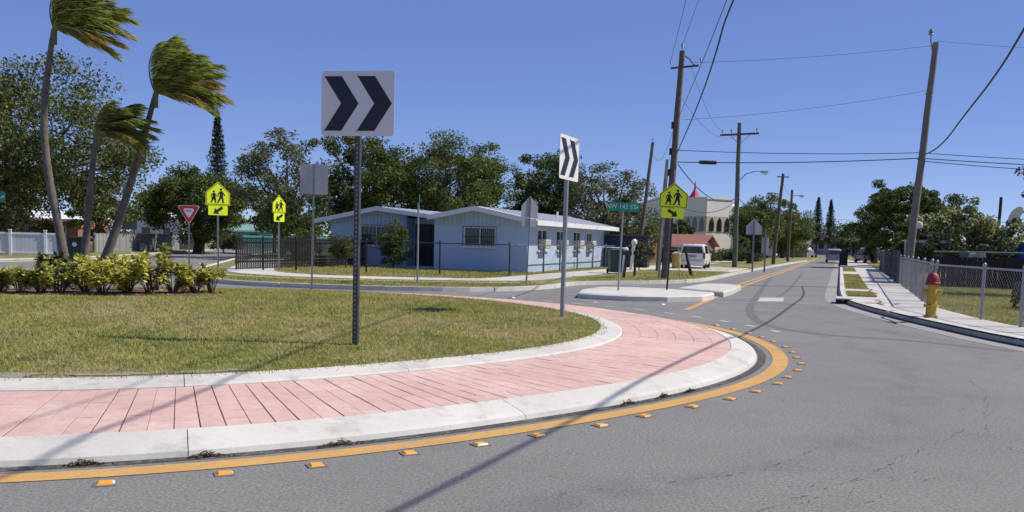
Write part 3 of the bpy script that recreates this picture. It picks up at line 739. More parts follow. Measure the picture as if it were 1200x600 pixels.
# yield sign
t = thing('yield_sign', 'red and white triangular yield sign left of the school crossing sign', 'road sign', (-11.03, 30.2, .1), radians(12))
channel_post(-.1, 2.2, .055).build('post', M_galv, t)
def tri(s, zc_): 
    out = []
    for k, a0 in ((0, -90), (1, 30), (2, 150)):
        cx, cz = (s-.05)*cos(radians(a0)), zc_+(s-.05)*sin(radians(a0))
        for j in range(-3, 4): out.append((cx+.05*cos(radians(a0+j*20)), cz+.05*sin(radians(a0+j*20))))
    return out
zc_ = 2.04
MB().prism_y(tri(.385, zc_), -.004, -.001).build('sign_panel', M_signwhite, t)
MB().prism_y(tri(.355, zc_), -.0065, -.0042).build('red_band', M_red, t)
MB().prism_y(tri(.185, zc_), -.009, -.0067).build('white_centre', M_signwhite, t)
link('lettering', text_mesh('YIELD', .085, M_red), t, loc=(0, -.0105, zc_+.045))
# street name signs
def street_sign(label, loc, rz, z, wd, txt, lean=0, edge=False, post=M_galv, ptop=None):
    t = thing('street_name_sign', label, 'street sign', loc); t.rotation_euler = (0, radians(lean), radians(rz))
    MB().tube([(0, .03, -.15), (0, .03, z-.16)], .027, 10).build('post', post, t)
    MB().prism_y(rounded(wd, .25, .03, 3, 0, z), -.004, .0).build('sign_panel', M_signgreen, t)
    MB().box((0, .03, z-.14), (.06, .05, .05)).build('bracket', M_galv, t)
    if txt: 
        link('lettering', text_mesh(txt, .185, M_signwhite, .92), t, loc=(-wd*.07, -.0055, z))
        arrow(wd*.41, z, .1, 35, -.0065, -.0042).build('arrow_symbol', M_signwhite, t)
    return t
street_sign('green street name sign reading NW 143 ST on the splitter island', (2.9, 24.3, .14), 4, 2.29, .90, 'NW 143 ST', lean=1.5)
street_sign('green street sign seen edge on before the blue house door', (-2.75, 25.8, .1), 95, 2.48, .75, None)
street_sign('green street sign cut off by the left edge of the picture', (-11.86, 20.2, .1), 6, 2.05, .62, 'ST', ptop=1)

# ---- hydrant
M_hyd = pmat('hydrant_yellow', (.70, .46, .04), (.50, .31, .05), 9, .65, .4, 30, fine=.3)
M_hydred = pmat('hydrant_red', (.38, .025, .04), (.25, .018, .03), 9, .6, .3, 30, fine=.25)
t = thing('fire_hydrant', 'yellow fire hydrant with a red bonnet on the corner sidewalk', 'hydrant', (8.4, 17.75, .12), radians(-25)); t.scale = (.84, .84, 1.0)
MB().lathe([(.16, 0), (.16, .03), (.12, .035), (.115, .20), (.17, .205), (.17, .245), (.12, .25), (.112, .36), (.107, .62), (.135, .625), (.135, .65)], 24).build('barrel', M_hyd, t, smooth=True)
bon = MB().lathe([(.165, .651), (.165, .69), (.15, .70), (.145, .76), (.12, .83), (.075, .88), (.04, .895)], 24).build('bonnet', M_hydred, t, smooth=True)
MB().lathe([(.028, .893), (.024, .935)], 5).build('operating_nut', M_hydred, bon)
for rzv, rad, ln in ((pi/2, .075, .20), (0, .058, .20), (pi, .058, .20)):
    c, s = cos(rzv-pi/2), sin(rzv-pi/2)
    MB().lathe([(rad*.8, .08), (rad*.8, ln-.06), (rad, ln-.055), (rad, ln), (rad*.3, ln+.004), (rad*.3, ln+.025)], 14, axis='y').xf(lambda p: (p[0]*c+p[1]*s, -p[0]*s+p[1]*c, p[2]+.5)).build('nozzle_cap', M_hyd, t, smooth=True)
for k in range(8):
    a = 2*pi*k/8; MB().lathe([(.014, .243), (.014, .262), (.008, .27)], 6, (.15*cos(a), .15*sin(a), 0)).build('flange_bolt', M_hyd, t)

# ---- utility poles and cables
def pole(label, base, top, r0, r1, mat=M_wood, name='utility_pole'):
    t = thing(name, label, 'utility pole', (base[0], base[1], base[2]))
    d = Vector(top)-Vector(base); n = 7
    MB().tube([(d.x*k/n+(.01*sin(k*2.1) if 0 < k < n else 0), d.y*k/n, d.z*k/n-(.3 if k == 0 else 0)) for k in range(n+1)], [r0+(r1-r0)*k/n for k in range(n+1)], 12).build('shaft', mat, t, smooth=True)
    return t
def insul(parent, p, s=1.0):
    MB().lathe([(.012*s, 0), (.012*s, .10*s), (.045*s, .11*s), (.03*s, .14*s), (.045*s, .15*s), (.025*s, .2*s)], 8, p).build('insulator', M_glassgrey, parent, smooth=True)
M_glassgrey = pmat('porcelain', (.30, .29, .29), None, 4, .3)
P1 = Vector((5.9, 34.6, .1)); P1t = Vector((6.25, 34.6, 8.8))
p = pole('dark wooden utility pole leaning over the shaded school sign', P1, P1t, .15, .105)
dd = P1t-P1
MB().box((dd.x-.02, 0, dd.z-.62), (1.05, .06, .07)).xf(lambda q: (q[0]+.1, q[1]-.16, q[2]+.12*(q[0]-dd.x))).build('crossarm', M_wood, p)
for x in (-.45, .68): insul(p, (dd.x+x, -.16, dd.z-.55+.12*x))
insul(p, (dd.x, 0, dd.z), 1.4)
MB().tube([(dd.x+.1, -.1, dd.z-.2), (dd.x+.3, -.15, dd.z-.35), (dd.x+.45, -.15, dd.z-.55)], .035, 8).build('cutout_fuse', M_glassgrey, p)
for z in (4.1, 4.9, 5.9): MB().box((dd.x*z/8.7-.16, -.02, z), (.07, .1, .26)).build('step_bracket', M_iron, p)
MB().tube([(-.24, -.05, -.2), (-.1, -.05, 2.4), (-.06, -.07, 4.6)], .04, 8).build('conduit', M_galv, p)
MB().tube([(.55, -.4, -.1), (.2, -.12, 4.2)], .012, 6).build('guy_wire', M_galv, p)
P2 = Vector((13.75, 55.2, .1))
p = pole('greenish utility pole with a crossarm and street lamp', P2, (13.65, 55.2, 8.95), .17, .12, M_greenpole)
MB().box((0, -.14, 8.15), (2.35, .10, .12)).xf(lambda q: (q[0]-.1, q[1], q[2]+.07*q[0])).build('crossarm', M_wood, p)
for x in (-1.15, -.6, .95): insul(p, (x, -.14, 8.2+.07*x), 1.4)
for s in (-1, 1): MB().tube([(-.1+s*.08, -.16, 7.6), (-.1+s*.6, -.16, 8.1)], .02, 6).build('brace', M_galv, p)
def lamp_arm(p, x0, z0, dx, dz, s=1.0):
    am = MB().tube([(x0, 0, z0), (x0+dx*.35, 0, z0+dz*.75), (x0+dx*.7, 0, z0+dz), (x0+dx, 0, z0+dz)], .03*s, 8).build('lamp_arm', M_galv, p)
    MB().box((x0+dx*1.08, 0, z0+dz-.03), (.45*s*(1 if dx > 0 else 1), .2*s, .13*s), 0, .7).build('lamp_head', M_galv, am)
    MB().lathe([(.10*s, -.10*s), (.13*s, -.02*s), (.13*s, .0)], 10, (x0+dx*1.1, 0, z0+dz-.10*s)).build('lamp_lens', M_white, am)
lamp_arm(p, -.1, 5.2, 1.55, .75)
p = pole('leaning far utility pole with a small lamp on its left', (20.3, 69.5, .1), (20.75, 69.5, 7.1), .15, .11)
lamp_arm(p, .3, 5.4, -.75, .1)
MB().box((.42, -.1, 6.75), (.9, .08, .08)).build('crossarm', M_wood, p)
p = pole('dark far utility pole with a lamp arm on its right', (25.9, 84, .1), (26.0, 84, 6.8), .15, .11)
lamp_arm(p, .05, 6.1, .9, .1)
p = pole('distant utility pole with a lamp, left of the far pines', (33.2, 108, .1), (33.4, 108, 6.2), .15, .11)
lamp_arm(p, .1, 5.6, -1.0, .1)
pole('farthest thin utility pole beside the far pines', (35.5, 113, .1), (35.6, 113, 6.3), .15, .11)
p = pole('leaning wooden pole rising behind the house at the grey dry tree', (7.4, 53, .1), (8.05, 53, 7.4), .13, .09)
insul(p, (.65, 0, 7.3), 1.2)
p = pole('thin yellowish pole between the navy shed and the utility pole', (7.2, 44.5, .1), (7.5, 44.5, 5.6), .09, .07, pmat('yellow_guard_pole', (.30, .21, .09), (.16, .12, .08), .8, .8))
PR = Vector((14.8, 33.4, .1)); PRt = Vector((15.3, 33.3, 9.05))
p = pole('tall leaning grey utility pole behind the right board fence', PR, PRt, .15, .105, pmat('grey_pole_wood', (.24, .21, .185), (.15, .13, .115), 3, .9, .5, 24))
dd = PRt-PR; insul(p, (dd.x-.18, -.05, dd.z+.05), 2.2)
MB().tube([(dd.x-.05, 0, dd.z-.35), (dd.x-.18, -.05, dd.z+.1)], .03, 6).build('top_bracket', M_galv, p)
for z in (1.05, 4.7, 7.1): MB().lathe([(.155-.005*z, z), (.155-.005*z, z+.05)], 12, (dd.x*z/9, 0, 0)).build('steel_band', M_galv, p)
pole('utility pole standing behind the camera', (1.7, -5.5, 0), (1.8, -5.5, 9.6), .17, .12)
pole('short dark post rising from the hedge at the right edge', (20.35, 37.5, .1), (20.37, 37.5, 3.75), .07, .06, M_iron)
def cable(name, label, pts, r, sag=0, n=28, sm=True, group=None):
    pts = [Vector(p) for p in pts]
    if len(pts) == 2:
        P = [pts[0].lerp(pts[1], k/n)-Vector((0, 0, sag*4*(k/n)*(1-k/n))) for k in range(n+1)]
    else: P = [Vector(q) for q in smooth_line([tuple(q) for q in pts], 3)]
    return MB().tube(P, r, 6).build(name, M_wire, None, True, label=label, cat='cable', group=group)
cable('overhead_cable', 'thick black cable rising from the right pole over the road', [(15.0, 33.25, 4.95), (13.4, 28.9, 4.62), (12.2, 25.5, 4.6), (11.1, 22.5, 4.75), (9.5, 17.9, 5.0), (8.15, 14.5, 5.2), (6.15, 9.3, 5.6), (5.3, 7.05, 5.8), (4.6, 5.05, 6.0), (3.0, 0.5, 6.5), (1.75, -5.4, 7.2)], .021)
cable('overhead_cable', 'thickest cable sweeping up from the dark pole to the top edge', [(6.2, 34.5, 4.98), (5.05, 25, 5.4), (4.37, 20, 5.7), (4.12, 18, 6.15), (3.55, 9.1, 7.0), (3.25, 5.66, 7.1), (1.8, -5.4, 7.7)], .019)
cable('overhead_cable', 'thin cable leaving the dark pole half way up its shaft', [(6.2, 34.5, 6.3), (5.0, 24, 6.6), (4.2, 17, 7.0), (1.8, -5.4, 8.2)], .010)
cable('overhead_cable', 'thin power line from the tip of the dark pole overhead', [(6.25, 34.6, 9.05), (4.5, 19, 8.9), (1.8, -5.4, 9.6)], .008)
cable('overhead_cable', 'leftmost thin power line above the dark pole crossarm', [(5.8, 34.4, 8.4), (3.9, 19, 8.6), (1.6, -5.4, 9.2)], .008)
cable('overhead_cable', 'upper horizontal cable crossing the street to the right pole', [(6.2, 34.5, 5.05), (15.0, 33.3, 5.05)], .014, .08)
cable('overhead_cable', 'lower horizontal cable carrying the black splice box', [(6.2, 34.5, 4.6), (15.0, 33.3, 4.85)], .019, .08)
cable('overhead_cable', 'upper cable running on from the right pole to the edge', [(15.0, 33.3, 5.05), (38, 30.5, 5.7)], .014, .55)
cable('overhead_cable', 'middle cable running on from the right pole to the edge', [(15.0, 33.3, 4.85), (38, 30.5, 5.2)], .018, .45)
cable('overhead_cable', 'lowest drooping cable right of the leaning pole', [(15.0, 33.3, 4.75), (38, 30.5, 4.8)], .014, .5)
cable('overhead_cable', 'faint power line from the dark pole top to the right pole top', [(6.5, 34.5, 8.35), (15.3, 33.3, 8.95)], .006, .1)
cable('overhead_cable', 'faint second line between the dark pole and the right pole', [(6.3, 34.5, 6.2), (15.25, 33.3, 7.35)], .006, .15)
cable('overhead_cable', 'faint high line running right from the leaning pole top', [(15.3, 33.3, 9.1), (38, 30, 8.9)], .006, .5)
cable('overhead_cable', 'heavy sagging cable from the dark pole to the green pole', [(6.25, 34.5, 4.5), (13.7, 55, 4.45)], .02, .75)
cable('overhead_cable', 'lower sagging service cable with a splice to the green pole', [(6.15, 34.5, 3.0), (13.7, 55, 4.3)], .016, .55)
cable('overhead_cable', 'thin line from the dark pole top to the green pole crossarm', [(6.6, 34.5, 8.2), (12.6, 55, 8.4)], .007, .5)
cable('overhead_cable', 'second thin line from the dark pole to the green pole tip', [(6.3, 34.5, 7.0), (13.65, 55, 8.3)], .007, .8)
cable('overhead_cable', 'cable from the green pole to the far leaning pole', [(13.7, 55.2, 4.5), (20.6, 69.5, 4.6)], .02, .8)
cable('overhead_cable', 'line between the far leaning pole and the dark far pole', [(20.7, 69.5, 6.6), (26, 84, 6.4)], .012, .4)
cable('overhead_cable', 'left drop line from the dark pole behind the grey tree', [(6.2, 34.6, 6.6), (8, 53, 7.0)], .008, 1.2)
cable('overhead_cable', 'service line from the dark pole towards the blue house roof', [(6.2, 34.6, 3.4), (2.6, 44.0, 2.95)], .01, .25)
cable('overhead_cable', 'distant horizontal line across the far end of the street', [(30, 118, 5.6), (62, 112, 5.2)], .02, .3)
o = MB().tube([(-.34, 0, 0), (-.30, 0, 0), (.30, 0, 0), (.34, 0, 0)], [.04, .075, .075, .04], 12).build('splice_box', M_wire, None, True, label='black cylindrical splice box hanging on the lower street cable', cat='splice box')
o.location = (7.35, 34.35, 4.60)

# ---- vegetation builders
M_leaf_dark = leafmat('leaf_dark', [(0.031, 0.055, 0.017), (0.077, 0.117, 0.031), (0.185, 0.227, 0.065)], .25)
M_leaf_mid = leafmat('leaf_mid', [(0.040, 0.073, 0.017), (0.116, 0.166, 0.040), (0.277, 0.317, 0.092)], .3)
M_leaf_olive = leafmat('leaf_olive', [(0.042, 0.065, 0.018), (0.114, 0.146, 0.042), (0.263, 0.278, 0.091)], .3)
M_leaf_brown = leafmat('leaf_brown', [(0.033, 0.062, 0.015), (0.095, 0.138, 0.030), (0.203, 0.224, 0.062)], .25)
M_leaf_dry = leafmat('leaf_dry', [(0.066, 0.074, 0.037), (0.142, 0.155, 0.075), (0.237, 0.250, 0.131)], .3)
M_leaf_red = leafmat('leaf_red', [(.035, .018, .014), (.065, .032, .024), (.06, .055, .022)], .25)
M_pine = leafmat('pine_needles', [(0.021, 0.039, 0.021), (0.039, 0.065, 0.031), (0.065, 0.091, 0.039)], .2)
M_flower = leafmat('oleander_leaves', [(0.075, 0.111, 0.03), (0.169, 0.203, 0.051), (0.287, 0.287, 0.094), (0.85, 0.85, 0.608)], .3)
def tree(name, label, x, y, h, rx, zb, mat, seed, n=70, per=90, leaf=.26, ry=None, airy=0.0, trunk=.16, z0=.1, cat='tree', sx=0, limbs=11, clump=.62, group=None):
    rng = np.random.default_rng(seed); rr = random.Random(seed)
    if name == 'broadleaf_tree' and h > 4: rx *= 1.12; h *= 1.05
    if mat is not M_leaf_dry: per = int(per*2.1); leaf *= .74
    else: per = int(per*1.6); leaf *= .85
    t = thing(name, label, cat, (x, y, z0), group=group); ry = ry or rx; H = h-z0; zb -= z0
    cz, rz_ = (H+zb)/2, (H-zb)/2
    ph = rng.uniform(0, 6.28, 6)
    cs = []
    for i in range(n):
        th = rng.uniform(0, 2*pi); ph_ = math.acos(rng.uniform(-1, 1)); rad = rng.uniform(.35, 1.0)**.55
        lob = .80+.14*sin(3*th+ph[0]+2*cos(ph_))+.10*sin(5*th+ph[1])+.10*cos(4*ph_+ph[2]+th)
        k = min(rad*lob*1.12, 1.0)
        cs.append((sx+rx*k*sin(ph_)*cos(th), ry*k*sin(ph_)*sin(th), cz+rz_*k*cos(ph_)))
    cs = np.array(cs)
    cr = clump*(rx*rz_)**.5/2.6
    # each clump: leaves thicker on its shell
    m = rng.integers(int(per*.5), int(per*1.5), n); idx = np.repeat(np.arange(n), m)
    g = rng.normal(size=(len(idx), 3)); g /= np.linalg.norm(g, axis=1)[:, None]
    g *= (rng.uniform(.05, 1, len(idx))**.5)[:, None]
    sc = (cr*rng.uniform(.65, 1.35, n))[idx][:, None]*np.array([1.1, 1.1, .75])
    C = cs[idx]+g*sc
    C = C[C[:, 2] > .15]
    leaf_obj('crown', C, leaf, rng, mat, t, aspect=.55, up=.25)
    th_ = max(zb*.9, H*.22)
    tr = [(0, 0, -.2), (rr.uniform(-.1, .1), 0, th_*.5), (sx*.2+rr.uniform(-.15, .15), rr.uniform(-.1, .1), th_), (sx*.5, 0, th_+rz_*.7)]
    MB().tube(tr, [trunk*1.25, trunk, trunk*.85, trunk*.4], 10).build('trunk', M_bark, t, smooth=True)
    for i in range(limbs):
        c = cs[rr.randrange(n)]; s0 = Vector(tr[2]).lerp(Vector(tr[3]), rr.uniform(0, .8)); e = Vector(c)
        mid = s0.lerp(e, .5)+Vector((rr.uniform(-.2, .2), rr.uniform(-.2, .2), rr.uniform(0, .3)))
        MB().tube([s0, mid, e], [trunk*.42, trunk*.26, trunk*.08], 6).build('limb', M_bark, t, smooth=True)
    return t
tree('broadleaf_tree', 'huge dark spreading tree filling the left background behind the palms', -27.2, 48, 10.1, 6.6, 1.2, M_leaf_olive, 11, 230, 130, .25, trunk=.3, limbs=22, clump=.5)
tree('broadleaf_tree', 'dark lower tree at the far left edge behind the white fence', -31.5, 52, 5.6, 3.6, .6, M_leaf_dark, 12, 70, 90, .26, trunk=.2)
tree('broadleaf_tree', 'bright green low tree between the first and third palm trunks', -26.6, 57, 4.9, 2.0, .8, M_leaf_mid, 13, 40, 80, .27, trunk=.14)
tree('broadleaf_tree', 'hazy distant tree over the white gabled house', -35.5, 92, 6.2, 3.4, .8, M_leaf_mid, 14, 50, 90, .3, trunk=.18)
tree('broadleaf_tree', 'broad low rust-tinged tree behind the yield sign', -22.0, 62, 5.75, 3.75, .9, M_leaf_brown, 15, 160, 120, .23, trunk=.34, limbs=12, clump=.5)
tree('broadleaf_tree', 'small yellowish tree right of the rust-tinged tree', -17.2, 64, 4.4, 1.9, .8, M_leaf_olive, 16, 40, 80, .24, trunk=.14)
tree('broadleaf_tree', 'airy thin-leaved tree left of the grey sign back', -13.8, 53, 7.5, 2.7, 1.6, M_leaf_dry, 17, 95, 75, .19, trunk=.17, limbs=24, clump=.45)
tree('broadleaf_tree', 'dark green understorey tree beside the left end of the blue house', -12.2, 50, 4.9, 1.9, .5, M_leaf_dark, 18, 50, 90, .22, trunk=.15)
tree('broadleaf_tree', 'tall dark tree behind the left gable of the blue house', -9.6, 57, 8.0, 3.0, .9, M_leaf_brown, 19, 130, 120, .24, trunk=.24, limbs=14, clump=.5)
tree('broadleaf_tree', 'pale-tipped tree rising behind the large chevron post', -7.1, 59, 7.2, 1.9, 1.5, M_leaf_olive, 20, 50, 70, .22, trunk=.15, limbs=18)
tree('broadleaf_tree', 'rounded green tree in the middle behind the house roof', -4.4, 58, 8.15, 3.0, 1.6, M_leaf_mid, 21, 130, 100, .22, trunk=.2, limbs=24, clump=.5)
tree('broadleaf_tree', 'right half of the tree pair behind the roof, slightly lower', -2.0, 60, 7.9, 2.2, 1.6, M_leaf_mid, 22, 90, 95, .22, trunk=.18, limbs=18, clump=.5)
tree('broadleaf_tree', 'low green tree in the gap behind the gable peak', 0.2, 66, 4.6, 1.8, .5, M_leaf_mid, 23, 36, 80, .24, trunk=.13)
tree('broadleaf_tree', 'dark tree behind the turned chevron sign', 2.4, 63, 7.6, 2.6, .9, M_leaf_dark, 24, 120, 115, .24, trunk=.22, limbs=12, clump=.5)
tree('broadleaf_tree', 'greyish half bare tree above the navy shed', 6.0, 58, 6.7, 2.9, .5, M_leaf_dry, 25, 95, 85, .19, trunk=.2, limbs=30, clump=.46)
tree('broadleaf_tree', 'dull green tree filling in below the greyish half bare tree', 7.6, 60, 4.6, 2.2, .3, M_leaf_olive, 26, 60, 90, .21, trunk=.15)
tree('broadleaf_tree', 'small dark tree in front of the cream church wall', 14.1, 76, 3.7, 1.35, .7, M_leaf_dark, 27, 40, 80, .22, trunk=.1)
tree('broadleaf_tree', 'young yellow-green tree by the church tower foot', 19.9, 78, 2.3, .8, .6, M_leaf_mid, 28, 20, 60, .22, trunk=.07)
tree('broadleaf_tree', 'large green tree along the left of the far street', 27.6, 100, 7.0, 3.0, .5, M_leaf_mid, 29, 100, 90, .3, trunk=.22)
tree('broadleaf_tree', 'second green tree along the far street behind the poles', 32.6, 108, 6.4, 3.0, .5, M_leaf_mid, 30, 80, 90, .3, trunk=.2)
tree('broadleaf_tree', 'olive tree farther along the street left of the silver car', 36.5, 118, 5.6, 3.0, .5, M_leaf_olive, 31, 70, 90, .3, trunk=.2)
tree('broadleaf_tree', 'dark tree beyond the church at the start of the far row', 31.5, 116, 7.2, 2.6, .5, M_leaf_dark, 32, 60, 90, .3, trunk=.2)
tree('broadleaf_tree', 'dim tree closing the left side of the street end', 48.5, 150, 6.2, 3.6, .3, M_leaf_dark, 33, 60, 90, .36, trunk=.2)
tree('broadleaf_tree', 'dim tree closing the right side of the street end', 58.0, 152, 6.0, 3.6, .3, M_leaf_dark, 34, 60, 90, .36, trunk=.2)
tree('broadleaf_tree', 'big dark rounded tree left of the leaning right pole', 28.4, 66, 6.5, 2.3, 1.5, M_leaf_dark, 35, 100, 130, .24, trunk=.22, clump=.52)
tree('broadleaf_tree', 'dark rounded tree just right of the leaning pole', 33.6, 71, 6.2, 2.4, 1.2, M_leaf_dark, 36, 90, 120, .25, trunk=.2, clump=.52)
tree('broadleaf_tree', 'dark tree beyond the bin at the end of the right sidewalk', 34.2, 84, 5.6, 2.1, .8, M_leaf_dark, 37, 60, 100, .27, trunk=.2)
tree('broadleaf_tree', 'reddish dark tree reaching in at the right edge', 17.0, 27.5, 4.5, 1.35, 2.1, M_leaf_red, 38, 60, 80, .13, trunk=.1, limbs=14, clump=.5)
for i, (x, y, h, rx, lab) in enumerate([(17.0, 36.2, 3.1, 1.1, 'left part of the pale flowering hedge behind the right yard'), (18.3, 35.6, 3.45, 1.2, 'tallest flowering shrub in the hedge behind the right yard'), (19.4, 35.2, 3.0, 1.15, 'right part of the flowering hedge below the satellite dish'), (18.4, 41.0, 2.9, 1.0, 'dark shrub beside the leaning pole over the board fence')]):
    tree('flowering_shrub', lab, x, y, h, rx, .3, M_flower if i < 3 else M_leaf_dark, 50+i, 60, 75, .19, trunk=.07, cat='shrub', clump=.6, group='hedge behind the right yard')
tree('garden_shrub', 'tall dark shrub against the left gable of the blue house', -5.35, 39.6, 2.2, .78, .15, M_leaf_dark, 61, 45, 90, .11, trunk=.05, cat='shrub', clump=.8)
tree('garden_shrub', 'loose grey-green shrub at the left corner of the blue house', -7.3, 38.4, 1.55, .62, .15, M_leaf_olive, 62, 34, 60, .11, trunk=.04, cat='shrub', clump=.8)
tree('garden_shrub', 'dark shrub in deep shade left of the blue house', -9.6, 40.4, 1.7, .9, .1, M_leaf_dark, 63, 34, 80, .14, trunk=.05, cat='shrub', clump=.8)
tree('garden_shrub', 'dry brown scrub behind the white bollard pipe', 6.35, 44.8, 1.7, .7, .1, M_leaf_dry, 64, 34, 70, .13, trunk=.03, cat='shrub', clump=.8)
tree('garden_shrub', 'clipped dark hedge at the foot of the church tower', 17.6, 70, 1.15, 2.4, .05, M_leaf_dark, 65, 50, 90, .16, trunk=.05, ry=.7, cat='shrub', clump=.9)
tree('garden_shrub', 'dark low hedge behind the parked white van', 14.0, 68, 1.1, 2.2, .05, M_leaf_dark, 66, 50, 90, .16, trunk=.05, ry=.7, cat='shrub', clump=.9)
tree('garden_shrub', 'dark hedge at the end of the gray left fence', -21.5, 66, 1.7, 1.6, .05, M_leaf_dark, 67, 34, 80, .18, trunk=.05, cat='shrub', clump=.9)
tree('garden_shrub', 'spiky dark plant on the lawn behind the chain link fence', 12.2, 20.9, .62, .38, .1, M_leaf_dark, 68, 30, 40, .09, trunk=.03, cat='shrub', clump=.9)
# far woods that close the view
rng = np.random.default_rng(91); N = 60000
X = rng.uniform(-210, 260, N); top = 4.6+1.2*np.sin(X*.11)+.9*np.sin(X*.27+1)+.8*np.sin(X*.61+2)
Z = top*rng.uniform(0, 1, N)**.75; Y = 205+12*np.sin(X*.05)+rng.normal(0, 3.5, N)
k = np.abs(X-75) > 0
leaf_obj('far_wood', np.c_[X, Y, Z][k], .75, rng, M_leaf_dark, kind='stuff', label='dark line of far trees along the horizon', cat='trees')
# ---- conifers
def conifer(label, x, y, h, r, zb, seed, tiers=26, per=7, name='norfolk_pine'):
    rng = np.random.default_rng(seed); t = thing(name, label, 'tree', (x, y, .1))
    MB().tube([(0, 0, -.2), (0, 0, h*.5), (0, 0, h-.1)], [.16, .09, .015], 8).build('trunk', M_bark, t)
    mb = MB(); C = []
    for i in range(tiers):
        f = i/(tiers-1); z = zb+(h-zb)*f; L = r*(1-f)**.75+.06; a0 = rng.uniform(0, 6.28)
        for j in range(per):
            a = a0+2*pi*j/per+rng.normal(0, .12); l = L*rng.uniform(.8, 1.1); e = (cos(a)*l, sin(a)*l, z+.22*l*rng.uniform(.2, 1))
            mb.tube([(0, 0, z), (e[0]*.5, e[1]*.5, z-.04*l), e], [.02, .014, .004], 4, False)
            for q in np.linspace(.15, 1, 16): C += [(e[0]*q+rng.normal(0, .06), e[1]*q+rng.normal(0, .06), z+(e[2]-z)*q*q+rng.normal(0, .11)) for _ in range(3)]
    mb.build('limb_tiers', M_bark, t, kind='stuff')
    leaf_obj('crown', C, .22*max(1, r/1.3), rng, M_pine, t, aspect=.28)
    return t
conifer('tall dark conifer spire rising over the yield sign', -28.6, 86, 12.6, 1.6, 2.5, 5, 26, 7)
conifer('left of two far pines at the end of the street', 42.8, 126, 8.2, 1.2, 2, 6, 20, 6, 'pine_tree')
conifer('right of two far pines at the end of the street', 44.6, 126, 7.9, 1.0, 2, 7, 20, 6, 'pine_tree')

# ---- wind-blown palms on the island
M_frond = leafmat('palm_frond', [(.13, .17, .03), (.29, .34, .07), (.52, .53, .16)], .35)
M_frondold = leafmat('palm_frond_old', [(.24, .24, .055), (.46, .38, .10), (.58, .40, .14)], .35)
M_rachis = pmat('palm_rachis', (.16, .16, .05), (.20, .15, .06), 6, .6)
def palm(label, trunk_pts, rads, seed, L=1.75, nf=30, up0=102):
    rng = np.random.default_rng(seed); b = Vector(trunk_pts[0]); t = thing('palm_tree', label, 'palm', tuple(b))
    pts = smooth_line([tuple(Vector(p)-b) for p in trunk_pts], 2)
    # ringed trunk
    fine = resample(pts, .07); n = len(fine)
    rr = [float(np.interp(i/(n-1), np.linspace(0, 1, len(rads)), rads))*(1+(.05 if i % 2 else -.03)+rng.normal(0, .012)) for i in range(n)]
    fine[0] = (fine[0][0], fine[0][1], -.15)
    MB().tube(fine, rr, 12).build('trunk', M_palmbark, t, smooth=True)
    top = Vector(fine[-1])
    for i in range(nf):
        f = i/(nf-1); f = min(1, max(0, f+rng.normal(0, .05)))
        phi = radians(up0-(up0+8)*f); bend = radians(rng.uniform(52, 80)*(1-.55*f)); yy = rng.uniform(-.75, .75)
        Lf = L*rng.uniform(.82, 1.08)*(.82+.26*sin(pi*f)); p = top.copy(); ra = [p.copy()]; dirs = []; steps = 14
        for k in range(steps):
            u = (k+1)/steps; ang = phi-bend*u**1.2
            d = Vector((cos(ang), yy*(1-.5*u), sin(ang))).normalized(); dirs.append(d); p = p+d*Lf/steps; ra.append(p.copy())
        dirs.append(dirs[-1])
        old = f > .66 and rng.uniform() < .2+1.2*(f-.55)
        mat = M_frondold if old else M_frond
        fr = MB().tube(ra, [.018*(1-.8*k/steps) for k in range(steps+1)], 5).build('frond', M_rachis, t)
        V = []
        for k in range(1, steps+1):
            for q in range(7):
                u = (k-1+(q+rng.uniform(0, 1))/7)/steps; i0 = min(int(u*steps), steps-1); pp = ra[i0].lerp(ra[i0+1], u*steps-i0); d = dirs[i0]
                for sg in (-1, 1):
                    ll = L*.40*(sin(pi*min(1, u*.72+.18))**.7)*rng.uniform(.6, 1.3)
                    ld = (d*.55+Vector((.75, sg*.42, -.10))+Vector((rng.normal(0, .10), rng.normal(0, .13), rng.normal(0, .13)))).normalized()
                    wv = ld.cross(Vector((rng.normal(), rng.normal(), rng.normal()))).normalized()*rng.uniform(.009, .019)
                    m1 = pp+ld*ll*.5; e = pp+ld*ll+Vector((0, 0, -.12*ll))
                    V += [tuple(pp), tuple(m1+wv), tuple(e), tuple(m1-wv)]
        n4 = len(V)//4
        link('leaflets', np_mesh('leaflets', np.array(V), np.arange(4*n4).reshape(n4, 4), mat), fr, kind='stuff')
    MB().tube([top-Vector((0, 0, .3)), top-Vector((0, 0, .05)), top+Vector((.04, 0, .2))], [rads[-1]*1.02, rads[-1]*1.12, rads[-1]*.5], 10).build('crownshaft', M_rachis, t, smooth=True)
    return t
palm('tallest palm at the left with its crown cut by the top edge', [(-9.04, 18, .3), (-9.16, 18, 1.26), (-9.42, 18, 2.62), (-9.48, 18, 3.8), (-9.30, 18, 5.0), (-9.22, 18, 5.4)], [.105, .08, .07, .062, .048], 3, 1.32, 27)
palm('shortest palm, middle of the three, before the dark tree', [(-8.99, 18.6, .3), (-8.98, 18.6, .95), (-8.84, 18.6, 2.32), (-8.70, 18.6, 3.45)], [.095, .07, .06, .045], 4, 1.05, 24, up0=85)
palm('palm leaning to the right with its crown against clear sky', [(-8.98, 19.0, .3), (-8.66, 19, 1.0), (-8.2, 19, 2.36), (-7.82, 19, 3.63), (-7.62, 19, 4.35)], [.115, .09, .075, .06, .048], 8, 1.34, 28, up0=112)

